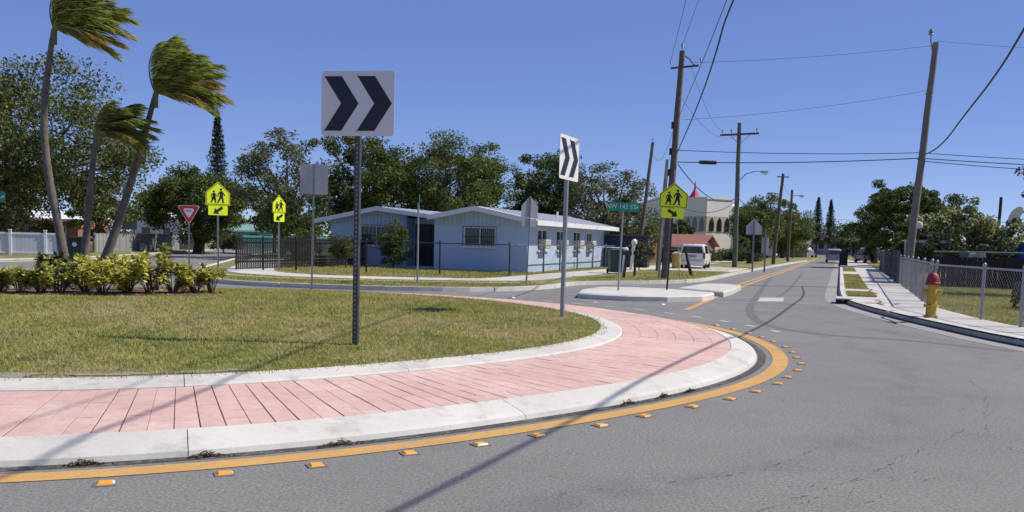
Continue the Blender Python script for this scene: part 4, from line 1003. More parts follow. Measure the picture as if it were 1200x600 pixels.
# ---- croton shrubs along the bed
M_croton = leafmat('croton_leaves', [(.15, .18, .03), (.42, .42, .06), (.74, .68, .16), (.84, .80, .38)], .3, .5)
M_crotond = leafmat('croton_dark', [(.022, .035, .012), (.05, .07, .018), (.12, .12, .03)], .25, .5)
def croton(label, x, y, h, r, seed, dark=False):
    rng = np.random.default_rng(seed); z0 = float(dome(np.hypot(x-RC[0], y-RC[1])))
    t = thing('croton_shrub', label, 'shrub', (x, y, z0), group='croton shrubs in the mulch bed'); V = []
    for s in range(int(15*r/.32)):
        a = rng.uniform(0, 2*pi); rad = r*rng.uniform(.1, 1)**.6; tz = h*rng.uniform(.45, 1)*(1-.25*(rad/r)**2); e = Vector((cos(a)*rad, sin(a)*rad, tz)); m = e*.5+Vector((0, 0, .06))
        MB().tube([(cos(a)*.03, sin(a)*.03, -.02), m, e], [.010, .008, .004], 5, False).build('stem', M_bark, t)
        for q in range(34):
            b = rng.uniform(0, 2*pi); el = rng.uniform(-.35, 1.1); c = e-Vector((0, 0, .15*rng.uniform(0, 1)**1.3)); c = c.lerp(m, rng.uniform(0, .25))
            d = Vector((cos(b)*cos(el), sin(b)*cos(el), sin(el))); ll = rng.uniform(.09, .165); sd_ = d.cross(Vector((0, 0, 1))).normalized()*ll*.22
            mid = c+d*ll*.55; tip = c+d*ll+Vector((0, 0, -.02))
            V += [tuple(c), tuple(mid+sd_), tuple(tip), tuple(mid-sd_)]
    n4 = len(V)//4
    link('foliage', np_mesh('foliage', np.array(V), np.arange(4*n4).reshape(n4, 4), M_crotond if dark else M_croton), t)
cro = [(-9.35, 16.0, .70, .36, 0, 'yellow croton shrub cut by the left edge of the picture'), (-8.62, 15.7, .42, .27, 0, 'low croton shrub beside the one at the left edge'), (-8.25, 16.9, .70, .36, 1, 'dark-leaved croton left of the tallest palm foot'), (-8.15, 15.6, .55, .28, 0, 'small croton shrub left of the tallest palm foot'),
       (-7.70, 15.5, .48, .27, 0, 'small yellow croton in front of the tallest palm'), (-7.45, 16.7, .55, .3, 1, 'dark-leaved croton between the palm trunks'), (-7.28, 15.35, .58, .30, 0, 'yellow croton right of the tallest palm foot'), (-6.92, 15.6, .66, .33, 0, 'croton shrub in front of the leaning palm'), (-6.6, 16.4, .78, .32, 0, 'taller croton behind the row, right of the leaning palm'),
       (-6.45, 15.3, .60, .32, 0, 'bushy yellow croton in the middle of the row'), (-6.05, 15.45, .68, .35, 0, 'broad bright croton right of the middle of the row'), (-5.9, 16.3, .92, .30, 0, 'tallest croton with a raised tuft'), (-5.62, 15.45, .70, .34, 0, 'bright croton below the tallest tuft'), (-5.25, 15.6, .58, .32, 0, 'spreading croton near the right end of the bed'), (-4.95, 15.9, .56, .30, 0, 'second croton from the right end of the bed'), (-4.72, 16.15, .54, .26, 0, 'rightmost croton shrub at the end of the bed')]
for i, (x, y, h, r, dk, lab) in enumerate(cro): croton(lab, -9.8+(x+9.35)*.93, y, h*1.08, r*1.16, 100+i, dk)
# bark chips on the bed
rng = np.random.default_rng(55); P = np.array(scatter(bed, 5200))
C = np.c_[P, [zc(x, y)+.02 for x, y in P]]
leaf_obj('bark_chips', C, .05, rng, leafmat('bark_chip', [(.08, .045, .03), (.19, .11, .075), (.34, .24, .17)], 0), aspect=.4, up=.85, kind='stuff', label='brown bark chips on the shrub bed', cat='mulch')

# ================================================================== BUILDINGS
SROT = atan2(-.3446, .9387)                  # buildings stand square to the right-hand street
def wall_panel(mb, a, b, z0, z1, th): pass
# ---- blue house with twin low gables (local x to the right, y away along the street)
h = thing('blue_house', 'low pale blue house with twin white-edged gables and a white roof', 'house', (.56, 37.4, .1), SROT)
WH = 2.25; XR, XL, XM, YB, YS = 0, -10.5, -4.35, 13.0, 1.6
pkR, pkL = -2.17, -7.7; rise = .43
def gable_wall(x0, x1, y, pk, nm, open_=None):
    """front wall with a gable top; a window opening is cut by building the wall round it"""
    zt = lambda x: WH+rise*(1-abs(x-pk)/max(pk-x0, x1-pk))
    mb = MB(); T = .18
    if open_:
        a, b, z0, z1 = open_
        mb.prism_y([(x0, 0), (a, 0), (a, zt(a)), (x0, zt(x0))], y, y+T)
        top = [(a, z1), (b, z1), (b, zt(b))]+([(pk, WH+rise)] if a < pk < b else [])+[(a, zt(a))]
        mb.prism_y([(a+.001, 0), (b-.001, 0), (b-.001, z0), (a+.001, z0)], y, y+T)
        mb.prism_y(top, y+.001, y+T)
        right_ = [(b, 0), (x1, 0), (x1, zt(x1))]+([(pk, WH+rise)] if b < pk < x1 else [])+[(b, zt(b))]
        mb.prism_y(right_, y, y+T)
    else: mb.prism_y([(x0, 0), (x1, 0), (x1, zt(x1)), (pk, WH+rise), (x0, zt(x0))], y, y+T)
    return mb.build(nm, M_bluewall, h)
w1 = gable_wall(XM+.05, XR, 0, pkR, 'front_wall', (-2.9, -1.42, 1.05, 1.88))
w2 = gable_wall(XL, -6.5, YS, pkL, 'front_wall', (-8.9, -7.2, .95, 1.88))
# vertical siding battens over the gable fronts
bm = MB().box((0, 0, 0), (.025, .02, 1.0)).mesh('batten', False, M_bluewall)
for (x0, x1, y, pk, par, zb) in ((XM+.1, XR-.05, 0, pkR, w1, 1.92), (XL+.1, -6.55, YS, pkL, w2, 1.92)):
    x = x0
    while x < x1:
        zt_ = WH+rise*(1-abs(x-pk)/max(pk-x0, x1-pk))-.04
        o = link('batten', bm, par, loc=(x, y-.012, (zb+zt_)/2)); o.scale = (1, 1, max(.05, zt_-zb)); x += .2
# side wall on the sunlit side with four openings, back and left walls
def side_wall(x0, x1, segs, ys, ye, nm):
    mb = MB(); cur = ys
    for (a, b, z0, z1) in segs:
        mb.box(((x0+x1)/2, (cur+a)/2, WH/2), (x1-x0, a-cur, WH))
        mb.box(((x0+x1)/2, (a+b)/2, z0/2), (x1-x0-.002, b-a, z0)); mb.box(((x0+x1)/2, (a+b)/2, (z1+WH)/2), (x1-x0-.002, b-a, WH-z1)); cur = b
    mb.box(((x0+x1)/2, (cur+ye)/2, WH/2), (x1-x0, ye-cur, WH)); return mb.build(nm, M_bluewall, h)
swin = [(1.35, 2.75, .95, 1.85), (4.1, 5.5, .95, 1.85), (6.9, 8.2, .95, 1.85), (9.3, 10.4, .95, 1.85)]
side_wall(-.18, -.002, swin, .181, YB, 'side_wall')
MB().box(((XL+XR)/2, YB+.09, WH/2), (XR-XL, .18, WH)).build('back_wall', M_bluewall, h)
MB().box((XL+.09, (YS+YB)/2+.09, WH/2), (.18, YB-YS-.18, WH)).build('side_wall', M_bluewall, h)
MB().box((XM+.14, YS/2+.1, WH/2), (.18, YS-.02, WH)).build('porch_wall', M_bluewall, h)
pw = MB().box((-6.57, YS+.65, WH/2), (.14, .92, WH)).build('porch_wall', M_bluewall, h)
dr = MB().box((-5.9, YS+.72, 1.0), (.92, .06, 2.0)).build('door', pmat('dark_door', (.045, .03, .03), None, 3, .6), h)
MB().box((-5.9, YS+.67, 1.0), (.70, .03, 1.75)).build('door_panel', M_iron, dr)
MB().lathe([(.03, 0), (.035, .03), (.02, .05)], 10, (-5.55, YS+.64, 1.0), 'y').build('door_handle', M_galv, dr)
MB().box((-5.42, YS+.83, WH/2), (2.12, .12, WH)).build('porch_wall', M_bluewall, h)
MB().box((-5.45, 1.1, .02), (1.9, 2.2, .08)).build('porch_floor', M_walk, h)
# windows with iron bars
def window(x0, x1, z0, z1, y, axis='y', bars=True, nbars=9):
    """frame set into the opening; axis says which way the wall faces"""
    def T(mb):
        if axis == 'x': mb.xf(lambda p: (-p[1]-.0, p[0], p[2]))
        return mb
    wv = T(MB().box(((x0+x1)/2, y+.05, z0+.025), (x1-x0-.01, .09, .05)).box(((x0+x1)/2, y+.05, z1-.025), (x1-x0-.01, .09, .05))
         .box((x0+.03, y+.05, (z0+z1)/2), (.05, .09, z1-z0-.1)).box((x1-.03, y+.05, (z0+z1)/2), (.05, .09, z1-z0-.1)).box(((x0+x1)/2, y+.05, (z0+z1)/2), (.05, .08, z1-z0-.1))).build('window', M_fascia, h)
    for a, b in ((x0+.055, (x0+x1)/2-.025), ((x0+x1)/2+.025, x1-.055)):
        T(MB().box(((a+b)/2, y+.07, (z0+z1)/2), (b-a, .012, z1-z0-.1))).build('pane', M_glass, wv)
    T(MB().box(((x0+x1)/2, y-.03, z0-.035), (x1-x0+.12, .12, .06))).build('sill', M_fascia, wv)
    if bars:
        for k in range(nbars): T(MB().tube([(x0-.03+(x1-x0+.06)*k/(nbars-1), y-.07, z0-.03), (x0-.03+(x1-x0+.06)*k/(nbars-1), y-.07, z1+.03)], .011, 5)).build('window_bar', M_iron, wv)
        for z in (z0-.02, (z0+z1)/2, z1+.02): T(MB().tube([(x0-.05, y-.07, z), (x1+.05, y-.07, z)], .011, 5)).build('window_bar', M_iron, wv)
    return wv
window(-2.9, -1.42, 1.05, 1.88, 0); window(-8.9, -7.2, .95, 1.88, YS)
M_ac = pmat('cream_metal', (.66, .62, .54), (.56, .52, .45), 4, .6)
for (a, b, z0, z1) in swin:
    wv = window(a, b, z0, z1, .0, 'x', False)
    MB().box((.14, (a+b)/2-.1, 1.20), (.34, .72, .44)).build('air_conditioner', M_ac, wv)
    for k in range(5): MB().box((.315, (a+b)/2-.1, 1.05+.075*k), (.012, .6, .02)).build('vent_slat', M_gutter, wv)
# roof: two shallow gables meeting in a valley, overhanging; sheets with raised seams
OH = .62; TH = .055
def roof_plane(xa, za, xb, zb_, y0, y1, nm='roof'):
    mb = MB().add([(xa, y0, za), (xb, y0, zb_), (xb, y1, zb_), (xa, y1, za), (xa, y0, za+TH), (xb, y0, zb_+TH), (xb, y1, zb_+TH), (xa, y1, za+TH)],
        [(0, 3, 2, 1), (4, 5, 6, 7), (0, 1, 5, 4), (1, 2, 6, 5), (2, 3, 7, 6), (3, 0, 4, 7)])
    r = mb.build(nm, M_roofwhite, h); n = int((y1-y0)/.62)
    for k in range(1, n):
        y = y0+(y1-y0)*k/n
        MB().add([(xa, y-.015, za+TH), (xb, y-.015, zb_+TH), (xb, y+.015, zb_+TH), (xa, y+.015, za+TH), (xa, y-.015, za+TH+.025), (xb, y-.015, zb_+TH+.025), (xb, y+.015, zb_+TH+.025), (xa, y+.015, za+TH+.025)], [(4, 5, 6, 7), (0, 1, 5, 4), (2, 3, 7, 6), (1, 2, 6, 5), (3, 0, 4, 7)]).build('roof_seam', M_roofwhite, r)
    return r
zE = WH-.02; slope = rise/2.17; zP = WH+rise+.012
roof_plane(pkR, zP, XR+OH, zP-slope*(XR+OH-pkR), -OH, YB+OH); vz = zP-.19*(pkR-XM)
roof_plane(XM, vz, pkR, zP, -OH, YB+OH)
roof_plane(pkL, zP, XM, vz, YS-OH, YB+OH); roof_plane(XL-OH, zP-.19*(pkL-XL+OH), pkL, zP, YS-OH, YB+OH)
def fascia(xa, za, xb, zb_, y, dy=.045, hh=.20):
    return MB().add([(xa, y-dy, za-hh+TH+.01), (xb, y-dy, zb_-hh+TH+.01), (xb, y-dy, zb_+TH+.01), (xa, y-dy, za+TH+.01), (xa, y-.002, za-hh+TH+.01), (xb, y-.002, zb_-hh+TH+.01), (xb, y-.002, zb_+TH+.01), (xa, y-.002, za+TH+.01)],
        [(0, 1, 2, 3), (7, 6, 5, 4), (0, 4, 5, 1), (3, 2, 6, 7), (0, 3, 7, 4), (1, 5, 6, 2)]).build('fascia', M_fascia, h)
fascia(pkR, zP, XR+OH, zP-slope*(XR+OH-pkR), -OH); fascia(XM, vz, pkR, zP, -OH)
fascia(pkL, zP, XM-.06, vz+.012, YS-OH); fascia(XL-OH, zP-.19*(pkL-XL+OH), pkL, zP, YS-OH)
ze = zP-slope*(XR+OH-pkR)
MB().box((XR+OH+.025, (YB)/2, ze-.045), (.045, YB+2*OH+.04, .20)).build('fascia', M_fascia, h)
MB().tube([(-.9, 7, zP-.2), (-.9, 7, zP+.12)], .05, 8).build('roof_vent', M_fascia, h)

# generic small far house
def far_house(name, label, x, y, w_, d_, wallh, ridge, rz, mw, mr, windows=((.25, .5), (.7, .5)), gable_front=True, cat='house', oh=.35, door=None):
    t = thing(name, label, cat, (x, y, .1), rz)
    mb = MB()
    if gable_front:
        mb.prism_y([(-w_/2, 0), (w_/2, 0), (w_/2, wallh), (0, ridge), (-w_/2, wallh)], 0, d_)
        s = (ridge-wallh)/(w_/2); e = w_/2+oh; ez = wallh-s*oh
        rf = MB().prism_y([(0, ridge), (e, ez), (e, ez+.1), (0, ridge+.11), (-e, ez+.1), (-e, ez)][::-1], -oh, d_+oh)
    else:
        mb.box((0, d_/2, wallh/2), (w_, d_, wallh)); e = d_/2+oh; s = (ridge-wallh)/(d_/2); ez = wallh-s*oh
        prof = [(0, ridge), (e, ez), (e, ez+.1), (0, ridge+.11), (-e, ez+.1), (-e, ez)]
        rf = MB().prism_y(prof, -w_/2-oh, w_/2+oh).xf(lambda p: (p[1], p[0]+d_/2, p[2]))
        mb.add([(-w_/2, 0, wallh), (-w_/2, d_, wallh), (-w_/2, d_/2, ridge), (w_/2, 0, wallh), (w_/2, d_, wallh), (w_/2, d_/2, ridge)], [(0, 1, 2), (5, 4, 3)])
    mb.build('wall', mw, t); rf.build('roof', mr, t)
    MB().box((0, -oh-.02, ez+.02) if not gable_front else (0, -oh-.02, ridge-.0), (w_+2*oh, .05, .16) if not gable_front else (.5, .04, .14)).build('fascia', M_fascia, t)
    for fx, sz in windows:
        wx = -w_/2+w_*fx; wn = MB().box((wx, -.02, wallh*.58), (sz*1.6+.16, .06, wallh*.36+.14)).build('window', M_fascia, t)
        MB().box((wx, -.06, wallh*.58), (sz*1.6, .04, wallh*.36)).build('pane', M_glass, wn)
    if door is not None:
        MB().box((-w_/2+w_*door, -.03, wallh*.4), (.9, .06, wallh*.8)).build('door', M_iron, t)
    return t
M_brickred = pmat('terracotta_stucco', (.36, .16, .12), (.30, .13, .10), 2, .85)
M_cream = pmat('cream_stucco', (.84, .81, .70), (.76, .73, .62), 1, .85, .1)
M_redroof = pmat('red_tile_roof', (.33, .12, .095), (.25, .09, .07), 2, .85, .4, 12)
M_tan = pmat('tan_band', (.60, .49, .36), None, 2, .85)
M_teal = pmat('teal_wall', (.10, .42, .36), (.08, .36, .31), 2, .8)
M_greywall = pmat('blue_grey_wall', (.26, .30, .38), (.22, .26, .33), 1, .85)
far_house('brick_house', 'small terracotta house with a flat white roof edge behind the white fence', -31.6, 60, 4.2, 6, 2.0, 2.5, .1, M_brickred, M_roofwhite, ((.3, .45), (.75, .3)), False, door=.55)
far_house('gabled_house', 'white gabled house beyond the gray wooden fence', -34.6, 86, 4.6, 8, 2.3, 3.5, .12, pmat('white_stucco', (.68, .68, .66), None, 1, .8), M_roofwhite, ((.3, .5), (.72, .4)), True)
far_house('teal_house', 'low teal house far behind the rust-tinged tree', -28.0, 98, 8.5, 7, 1.7, 2.4, .1, M_teal, pmat('green_roof', (.22, .40, .33), None, 1, .8), ((.2, .5), (.6, .6)), False, door=.42)
far_house('grey_house', 'long blue-gray building closing the far end of the street', 61.5, 172, 13, 8, 2.8, 3.6, SROT, M_greywall, pmat('grey_roof', (.25, .27, .30), None, 1, .8), ((.12, .7), (.35, .7), (.6, .7), (.85, .7)), False, door=.48)
far_house('bungalow', 'gray bungalow behind the far parked white van', 34.5, 122, 11, 8, 1.7, 2.5, SROT, pmat('grey_stucco', (.40, .38, .35), None, 1, .85), pmat('brown_roof', (.20, .16, .14), None, 1, .85), ((.2, .6), (.5, .6), (.8, .6)), False, door=.36)
far_house('red_roof_house', 'red roofed house behind the parked white van', 11.4, 66, 4.6, 9, 1.25, 2.05, SROT, pmat('dark_terracotta', (.20, .09, .065), (.15, .07, .05), 2, .85), M_redroof, ((.25, .35), (.62, .4)), False, door=.44)
far_house('red_roof_house', 'second red roof peeping left of the dark utility pole', 8.2, 62, 2.4, 6, 1.4, 2.05, SROT, pmat('dark_terracotta', (.20, .09, .065)), M_redroof, ((.3, .35), (.7, .3)), False)
far_house('grey_garage', 'slate gray house corner behind the flowering hedge', 26.2, 37.5, 4.5, 5, 2.6, 3.2, SROT, M_greywall, M_roofwhite, ((.2, .4), (.7, .4)), False)
# ---- church
c = thing('church', 'cream church with a corner tower, arched windows and a small red spire', 'church', (22.3, 110, .1), radians(-60))
MB().box((-7.2, 5, 3.1), (10.4, 10, 6.2)).box((-7.2, 5, 6.3), (10.6, 10.2, .3)).build('nave_wall', M_cream, c)
tw = MB().box((0, 2, 3.5), (4.1, 4.1, 7.0)).box((0, 2, 7.05), (4.3, 4.3, .25)).build('tower', M_cream, c)
MB().box((2.07, 2, 3.9), (.06, 4.15, 1.9)).build('tan_band', M_tan, tw); MB().box((0, -.07, 3.9), (4.15, .06, 1.9)).build('tan_band', M_tan, tw)
def pointed(w_, h_):
    return [(-w_/2, 0), (w_/2, 0), (w_/2, h_*.55), (w_*.32, h_*.82), (0, h_), (-w_*.32, h_*.82), (-w_/2, h_*.55)]
for k in (-1.25, 0, 1.25):
    MB().prism_y([(x+k, z+3.05) for x, z in pointed(.72, 1.7)], -.16, -.1).build('arched_window', M_glass, tw)
    MB().prism_y([(x+k+2, z+3.05) for x, z in pointed(.72, 1.7)], -.06, .0).xf(lambda p: (2.16-p[1]*.0+p[1], p[0], p[2])).build('arched_window', M_glass, tw)
MB().lathe([(.75, 7.17), (.55, 7.5), (.16, 8.2), (.04, 9.2)], 10, (-1.2, .8, 0)).build('spire', pmat('spire_red', (.55, .04, .05), None, 2, .5), tw)
for x in (-10.6, -8.0, -5.4):
    MB().prism_y([(q[0]+x, q[1]+1.0) for q in pointed(1.6, 2.9)], -.08, -.0).build('arched_panel', M_gutter, c)
MB().prism_y([(-12.4, 6.45), (-2.1, 6.45), (-7.2, 7.5)], 0, 10).build('nave_gable', M_cream, c)
for x in (-9, -4.4): MB().box((x, 3, 7.0), (1.2, 1.2, 1.1)).build('roof_unit', M_galv, c)
# ---- navy shed beside the blue house
s = thing('navy_shed', 'dark navy board shed beside the right end of the blue house', 'shed', (4.75, 49.6, .1), SROT+.12)
for k in range(12): MB().box((.11+.225*k, 0, .86), (.215, .05, 1.72)).build('board', M_navy, s)
MB().box((1.35, .9, .84), (2.66, 1.7, 1.66)).build('shed_body', M_navy, s)
MB().box((1.35, .85, 1.77), (2.9, 2.1, .07)).build('roof', pmat('shed_roof', (.10, .10, .11), None, 4, .8), s)
MB().lathe([(.06, 0), (.09, .05), (.0, .1)], 8, (.95, -.12, .62), 'y').build('lamp', M_white, s)

# ================================================================== FENCES
def chainlink(label, pts, hgt, mat_post, wire_mat, pitch=.07, wire=.0035, rail=True, z0=.1, bot=.04, name='chain_link_fence', pr=.03, extra=None, tilt=None):
    t = thing(name, label, 'fence', (pts[0][0], pts[0][1], z0)); O = Vector((pts[0][0], pts[0][1]))
    for i, p in enumerate(pts):
        q = Vector(p)-O; tl = (tilt or {}).get(i, (0, 0))
        po = MB().tube([(q.x, q.y, -.15), (q.x+tl[0], q.y+tl[1], hgt+.05)], pr, 10).build('post', mat_post, t, smooth=True)
        MB().lathe([(pr*1.25, hgt+.05), (pr*1.2, hgt+.08), (pr*.4, hgt+.11)], 10, (q.x+tl[0], q.y+tl[1], 0)).build('post_cap', mat_post, po)
    for i in range(len(pts)-1):
        a, b = Vector(pts[i])-O, Vector(pts[i+1])-O; L = (b-a).length
        if rail: MB().tube([(*a, hgt), (*b, hgt)], pr*.62, 8).build('top_rail', mat_post, t, smooth=True)
        d = (b-a)/L; nn = Vector((-d.y, d.x))*.012; mb = MB(); k = -hgt
        H_ = hgt-bot-.01
        def seg(s0, zz0, s1, zz1, off):
            s0c, s1c = max(0, min(L, s0)), max(0, min(L, s1))
            if abs(s1c-s0c) < 1e-4: return
            f = (zz1-zz0)/(s1-s0); za, zb_ = zz0+f*(s0c-s0), zz0+f*(s1c-s0)
            A = a+d*s0c+nn*off; B = a+d*s1c+nn*off; w2 = wire*.7
            mb.add([(A.x, A.y, za-w2), (B.x, B.y, zb_-w2), (B.x, B.y, zb_+w2), (A.x, A.y, za+w2)], [(0, 1, 2, 3)])
            mb.add([(A.x-nn.x*.15, A.y-nn.y*.15, za), (B.x-nn.x*.15, B.y-nn.y*.15, zb_), (B.x+nn.x*.15, B.y+nn.y*.15, zb_), (A.x+nn.x*.15, A.y+nn.y*.15, za)], [(0, 1, 2, 3)])
        sft = -H_
        while sft < L:
            seg(sft, bot, sft+H_, bot+H_, 1); seg(sft, bot+H_, sft+H_, bot, -1); sft += pitch*1.414
        mb.build('chain_link_mesh', wire_mat, t, kind='stuff')
    return t
M_gal2 = pmat('fence_galvanised', (.36, .37, .38), (.30, .31, .32), 8, .5, 0, 50, .4)
chainlink('galvanised chain link fence round the corner yard by the hydrant', [(9.75, 20.75), (9.28, 17.5), (9.12, 15.85), (9.2, 13.9), (9.9, 11.6)], 1.03, M_gal2, M_gal2, .075, .004, tilt={0: (.12, -.05)})
chainlink('black chain link fence along the front lawn of the blue house', [(-10.3, 33.0), (-9.3, 33.0), (-8.1, 33.1), (-5.5, 33.2), (-2.75, 33.2), (-.14, 33.5)], 1.18, M_iron, M_iron, .11, .003, pr=.034)
u_ = Vector((.3446, .9387)); b0 = Vector((-.14, 33.5))
chainlink('blue-gray chain link fence along the sunlit side of the house', [tuple(b0+u_*k) for k in (0, 4.1, 6.4, 9.2, 12.0, 14.6, 17.2)], 1.18, pmat('blue_grey_post', (.12, .15, .20), None, 8, .5), M_iron, .12, .0025, pr=.034)
# rails of white pipe on the run by the shed
o = MB().tube([(0, 0, 1.12), (2.9, .15, 1.06)], .03, 8).build('rail', M_fascia, None, label='white top rail between the house corner and the white pipe bollard', cat='rail', loc=(3.75, 48.2, .1))
# dark picket fence on the left side of the lawn
def picket_run(name, label, a, b, hgt, bw, gap, th, mat, cat='fence', jitter=.0, z0=.1, rails=(.25, .85), post_every=0, mp=None, top='flat', hf=None, rmat=None):
    a, b = Vector(a), Vector(b); L = (b-a).length; d = (b-a)/L; t = thing(name, label, cat, (*a, z0), atan2(d.y, d.x)); n = int(L/(bw+gap))
    me = MB().box((0, 0, .5), (bw, th, 1.0)).mesh('picket', False, mat)
    for i in range(n):
        hh = (hf(i/n) if hf else hgt)+random.uniform(-jitter, jitter)
        o = link('picket', me, t, loc=((i+.5)*(bw+gap), random.uniform(-.004, .004), .02)); o.scale = (1, 1, hh)
        if jitter: o.rotation_euler = (0, random.gauss(0, .008), 0)
    for z in rails: MB().box((L/2, th/2+.025, z*hgt), (L, .04, .07)).build('rail', rmat or mat, t)
    if post_every:
        k = 0
        while k <= L: MB().box((k, th/2+.055, hgt/2), (.09, .09, hgt+.1)).build('post', mp or mat, t); k += post_every
    return t
picket_run('picket_fence', 'dark metal picket fence running back along the left of the lawn', (-10.35, 33.1), (-6.4, 43.4), 1.2, .06, .05, .02, M_iron)
M_board = pmat('weathered_grey_boards', (.34, .35, .36), (.25, .26, .27), 2, .9, .5, 30, rand=.35)
M_boardd = pmat('dark_weathered_boards', (.20, .20, .21), (.13, .13, .135), 2, .9, .5, 30, rand=.35)
F0 = Vector((9.85, 20.9))
chainlink('chain link fence running up the right sidewalk past the leaning pole', [tuple(F0+Vector((.357, .934))*k) for k in (0, 2.5, 5, 7.5, 10, 12.5, 15)], 1.05, M_gal2, M_gal2, .065, .006)
picket_run('board_fence', 'taller darker board fence farther up the right sidewalk', F0+Vector((.357, .934))*15.3, F0+Vector((.357, .934))*33.0, 1.28, .075, .075, .02, M_boardd, jitter=.03, post_every=2.4)
picket_run('board_fence', 'pale fence at the far end of the right sidewalk', F0+Vector((.357, .934))*33.3, F0+Vector((.357, .934))*42.0, 1.2, .16, .014, .02, M_board, jitter=.02, post_every=2.4)
picket_run('board_fence', 'dark board fence at the back of the right yard', (15.6, 33.2), (22.5, 29.6), 1.12, .16, .01, .02, pmat('black_brown_boards', (.045, .038, .036), (.03, .026, .026), 3, .9, .3, 30, rand=.3), jitter=.01, post_every=2.4)
MB().tube([(0, 0, 0), (6.6, -3.4, .05)], .025, 8).build('rail', M_gal2, None, True, label='galvanised pipe rail running above the dark back yard fence', cat='rail', loc=(15.6, 33.0, 1.42))
# white panel fence on the far left
M_vinyl = pmat('white_vinyl', (.62, .66, .70), (.55, .59, .63), 2, .6)
t = thing('white_panel_fence', 'white panel fence with gate posts at the far left', 'fence', (-28.2, 42.4, .1), .28)
x = 0; pl = [0, 1.55, 3.1, 3.75, 5.3, 6.0]
for k in range(34): MB().box((.08+.176*k, 0, .62), (.168, .03, 1.06)).build('panel_board', M_vinyl, t)
for x in pl: MB().box((x, -.03, .62), (.12, .1, 1.24)).box((x, -.03, 1.27), (.16, .14, .05)).build('post', M_white, t)
for z in (.16, 1.1): MB().box((3, -.025, z), (6, .04, .08)).build('rail', M_white, t)
picket_run('board_fence', 'gray wooden fence beyond the road, seen between the palms', (-25.2, 53.5), (-25.0, 66.5), 1.15, .18, .01, .025, M_board, jitter=.02, post_every=2.5)
picket_run('board_fence', 'long gray wooden fence facing the road behind the third palm', (-33.5, 67.5), (-24.5, 68.5), 1.2, .22, .012, .025, M_board, jitter=.03, post_every=2.5)
picket_run('board_fence', 'teal-green fence far beyond the yield sign', (-24.5, 80), (-17.5, 84), 1.2, .25, .012, .025, M_teal, jitter=.01)

# ================================================================== VEHICLES
M_rubber = pmat('tyre_rubber', (.02, .02, .02), None, 8, .85); M_rim = pmat('wheel_rim', (.45, .46, .48), None, 8, .35, metal=.7)
M_tail = pmat('tail_light', (.42, .015, .015), None, 6, .25); M_plate = pmat('number_plate', (.62, .64, .62), None, 6, .5)
def carpaint(name, c_): return pmat(name, c_, tuple(q*.95 for q in c_), 2, .25, fine=.02, spec=.6)
def vehicle(name, label, cat, loc, rz, st, L, W, paint, wr=.32, axles=(.19, .80), scale=1.0, rear_win=(1.02, 1.5), grp=None):
    """st: (x fraction, belt z, roof z, roof half-width factor); the rear of the car is at local y = 0, its nose at y = L"""
    t = thing(name, label, cat, loc, rz, grp); t.scale = (scale,)*3
    rings = []; hw = W/2
    for (f, zb_, zr, k) in st:
        y = L*f; wb = hw*(.97 if f in (0, 1) else 1)
        half = [(wb*.90, .26), (wb, .42), (wb*1.0, zb_*.75), (wb*.985, zb_), (wb*k, zr-.07), (wb*(k-.10), zr)]
        rings.append([(-x, y, z) for x, z in half]+[(x, y, z) for x, z in half[::-1]])
    n = len(rings[0]); mb = MB(); mb.add([p for r_ in rings for p in r_], [(i*n+k, i*n+(k+1) % n, (i+1)*n+(k+1) % n, (i+1)*n+k) for i in range(len(rings)-1) for k in range(n)]+[tuple(range(n))[::-1], tuple((len(rings)-1)*n+k for k in range(n))])
    bd = mb.build('body', paint, t, smooth=True)
    for f in axles:
        for s_ in (-1, 1):
            wl = MB().lathe([(wr*.62, -.11), (wr*.95, -.105), (wr, -.07), (wr, .07), (wr*.95, .105), (wr*.62, .11)], 20, (s_*(hw-.10), L*f, wr), 'x').build('wheel', M_rubber, t, smooth=True)
            MB().lathe([(wr*.6, -.04), (wr*.58, .0), (wr*.2, .02)], 14, (s_*(hw-.10+.085), L*f, wr), 'x').build('rim', M_rim, wl)
    # glazing follows the body between belt and roof
    zb0, zr0, k0 = st[0][1], st[0][2], st[0][3]; y0, y1 = L*st[0][0], L*st[1][0]; zb1, zr1, k1 = st[1][1], st[1][2], st[1][3]
    wb = hw*.97
    q = .12
    P = lambda u, v: ((1-v)*wb*.93*u+v*wb*(k0-.05)*u, -.012+0*v, zb0+.02+(zr0-.10-zb0)*v)
    MB().add([P(-.92, .06), P(.92, .06), P(.9, .98), P(-.9, .98)], [(0, 1, 2, 3)]).add([P(-.92, .06), P(.92, .06), P(.9, .98), P(-.9, .98)], []).build('rear_window', M_glass, t)
    for s_ in (-1, 1):
        for j in range(1, len(st)-1):
            (fa, za, ra, ka), (fb, zb2, rb, kb) = st[j], st[j+1]
            if ra-za < .25 or rb-zb2 < .25: continue
            ya, yb = L*fa+.06, L*fb-.06
            A = [(s_*(hw*(.99*(1-v)+ka*v)+.012*s_*s_), ya, za+(ra-.07-za)*v) for v in (.1, .92)]; B = [(s_*(hw*(.99*(1-v)+kb*v)+.012), yb, zb2+(rb-.07-zb2)*v) for v in (.1, .92)]
            MB().add([A[0], B[0], B[1], A[1]], [(0, 1, 2, 3)]).build('side_window', M_glass, t)
        MB().box((s_*(hw*.90), -.02, zb0-.12), (hw*.17, .06, .42)).build('tail_light', M_tail, t)
    bp_ = MB().box((0, -.06, .42), (W*.97, .16, .22)).build('rear_bumper', paint, t)
    MB().box((0, -.03, .74), (.36, .03, .17)).build('number_plate', M_plate, t)
    MB().box((0, -.025, .90), (.62, .05, .05)).build('tailgate_handle', M_iron, t)
    for s_ in (-1, 1): MB().box((s_*(hw+.09), L*.66, 1.02), (.14, .10, .14)).build('mirror', paint, t)
    return t
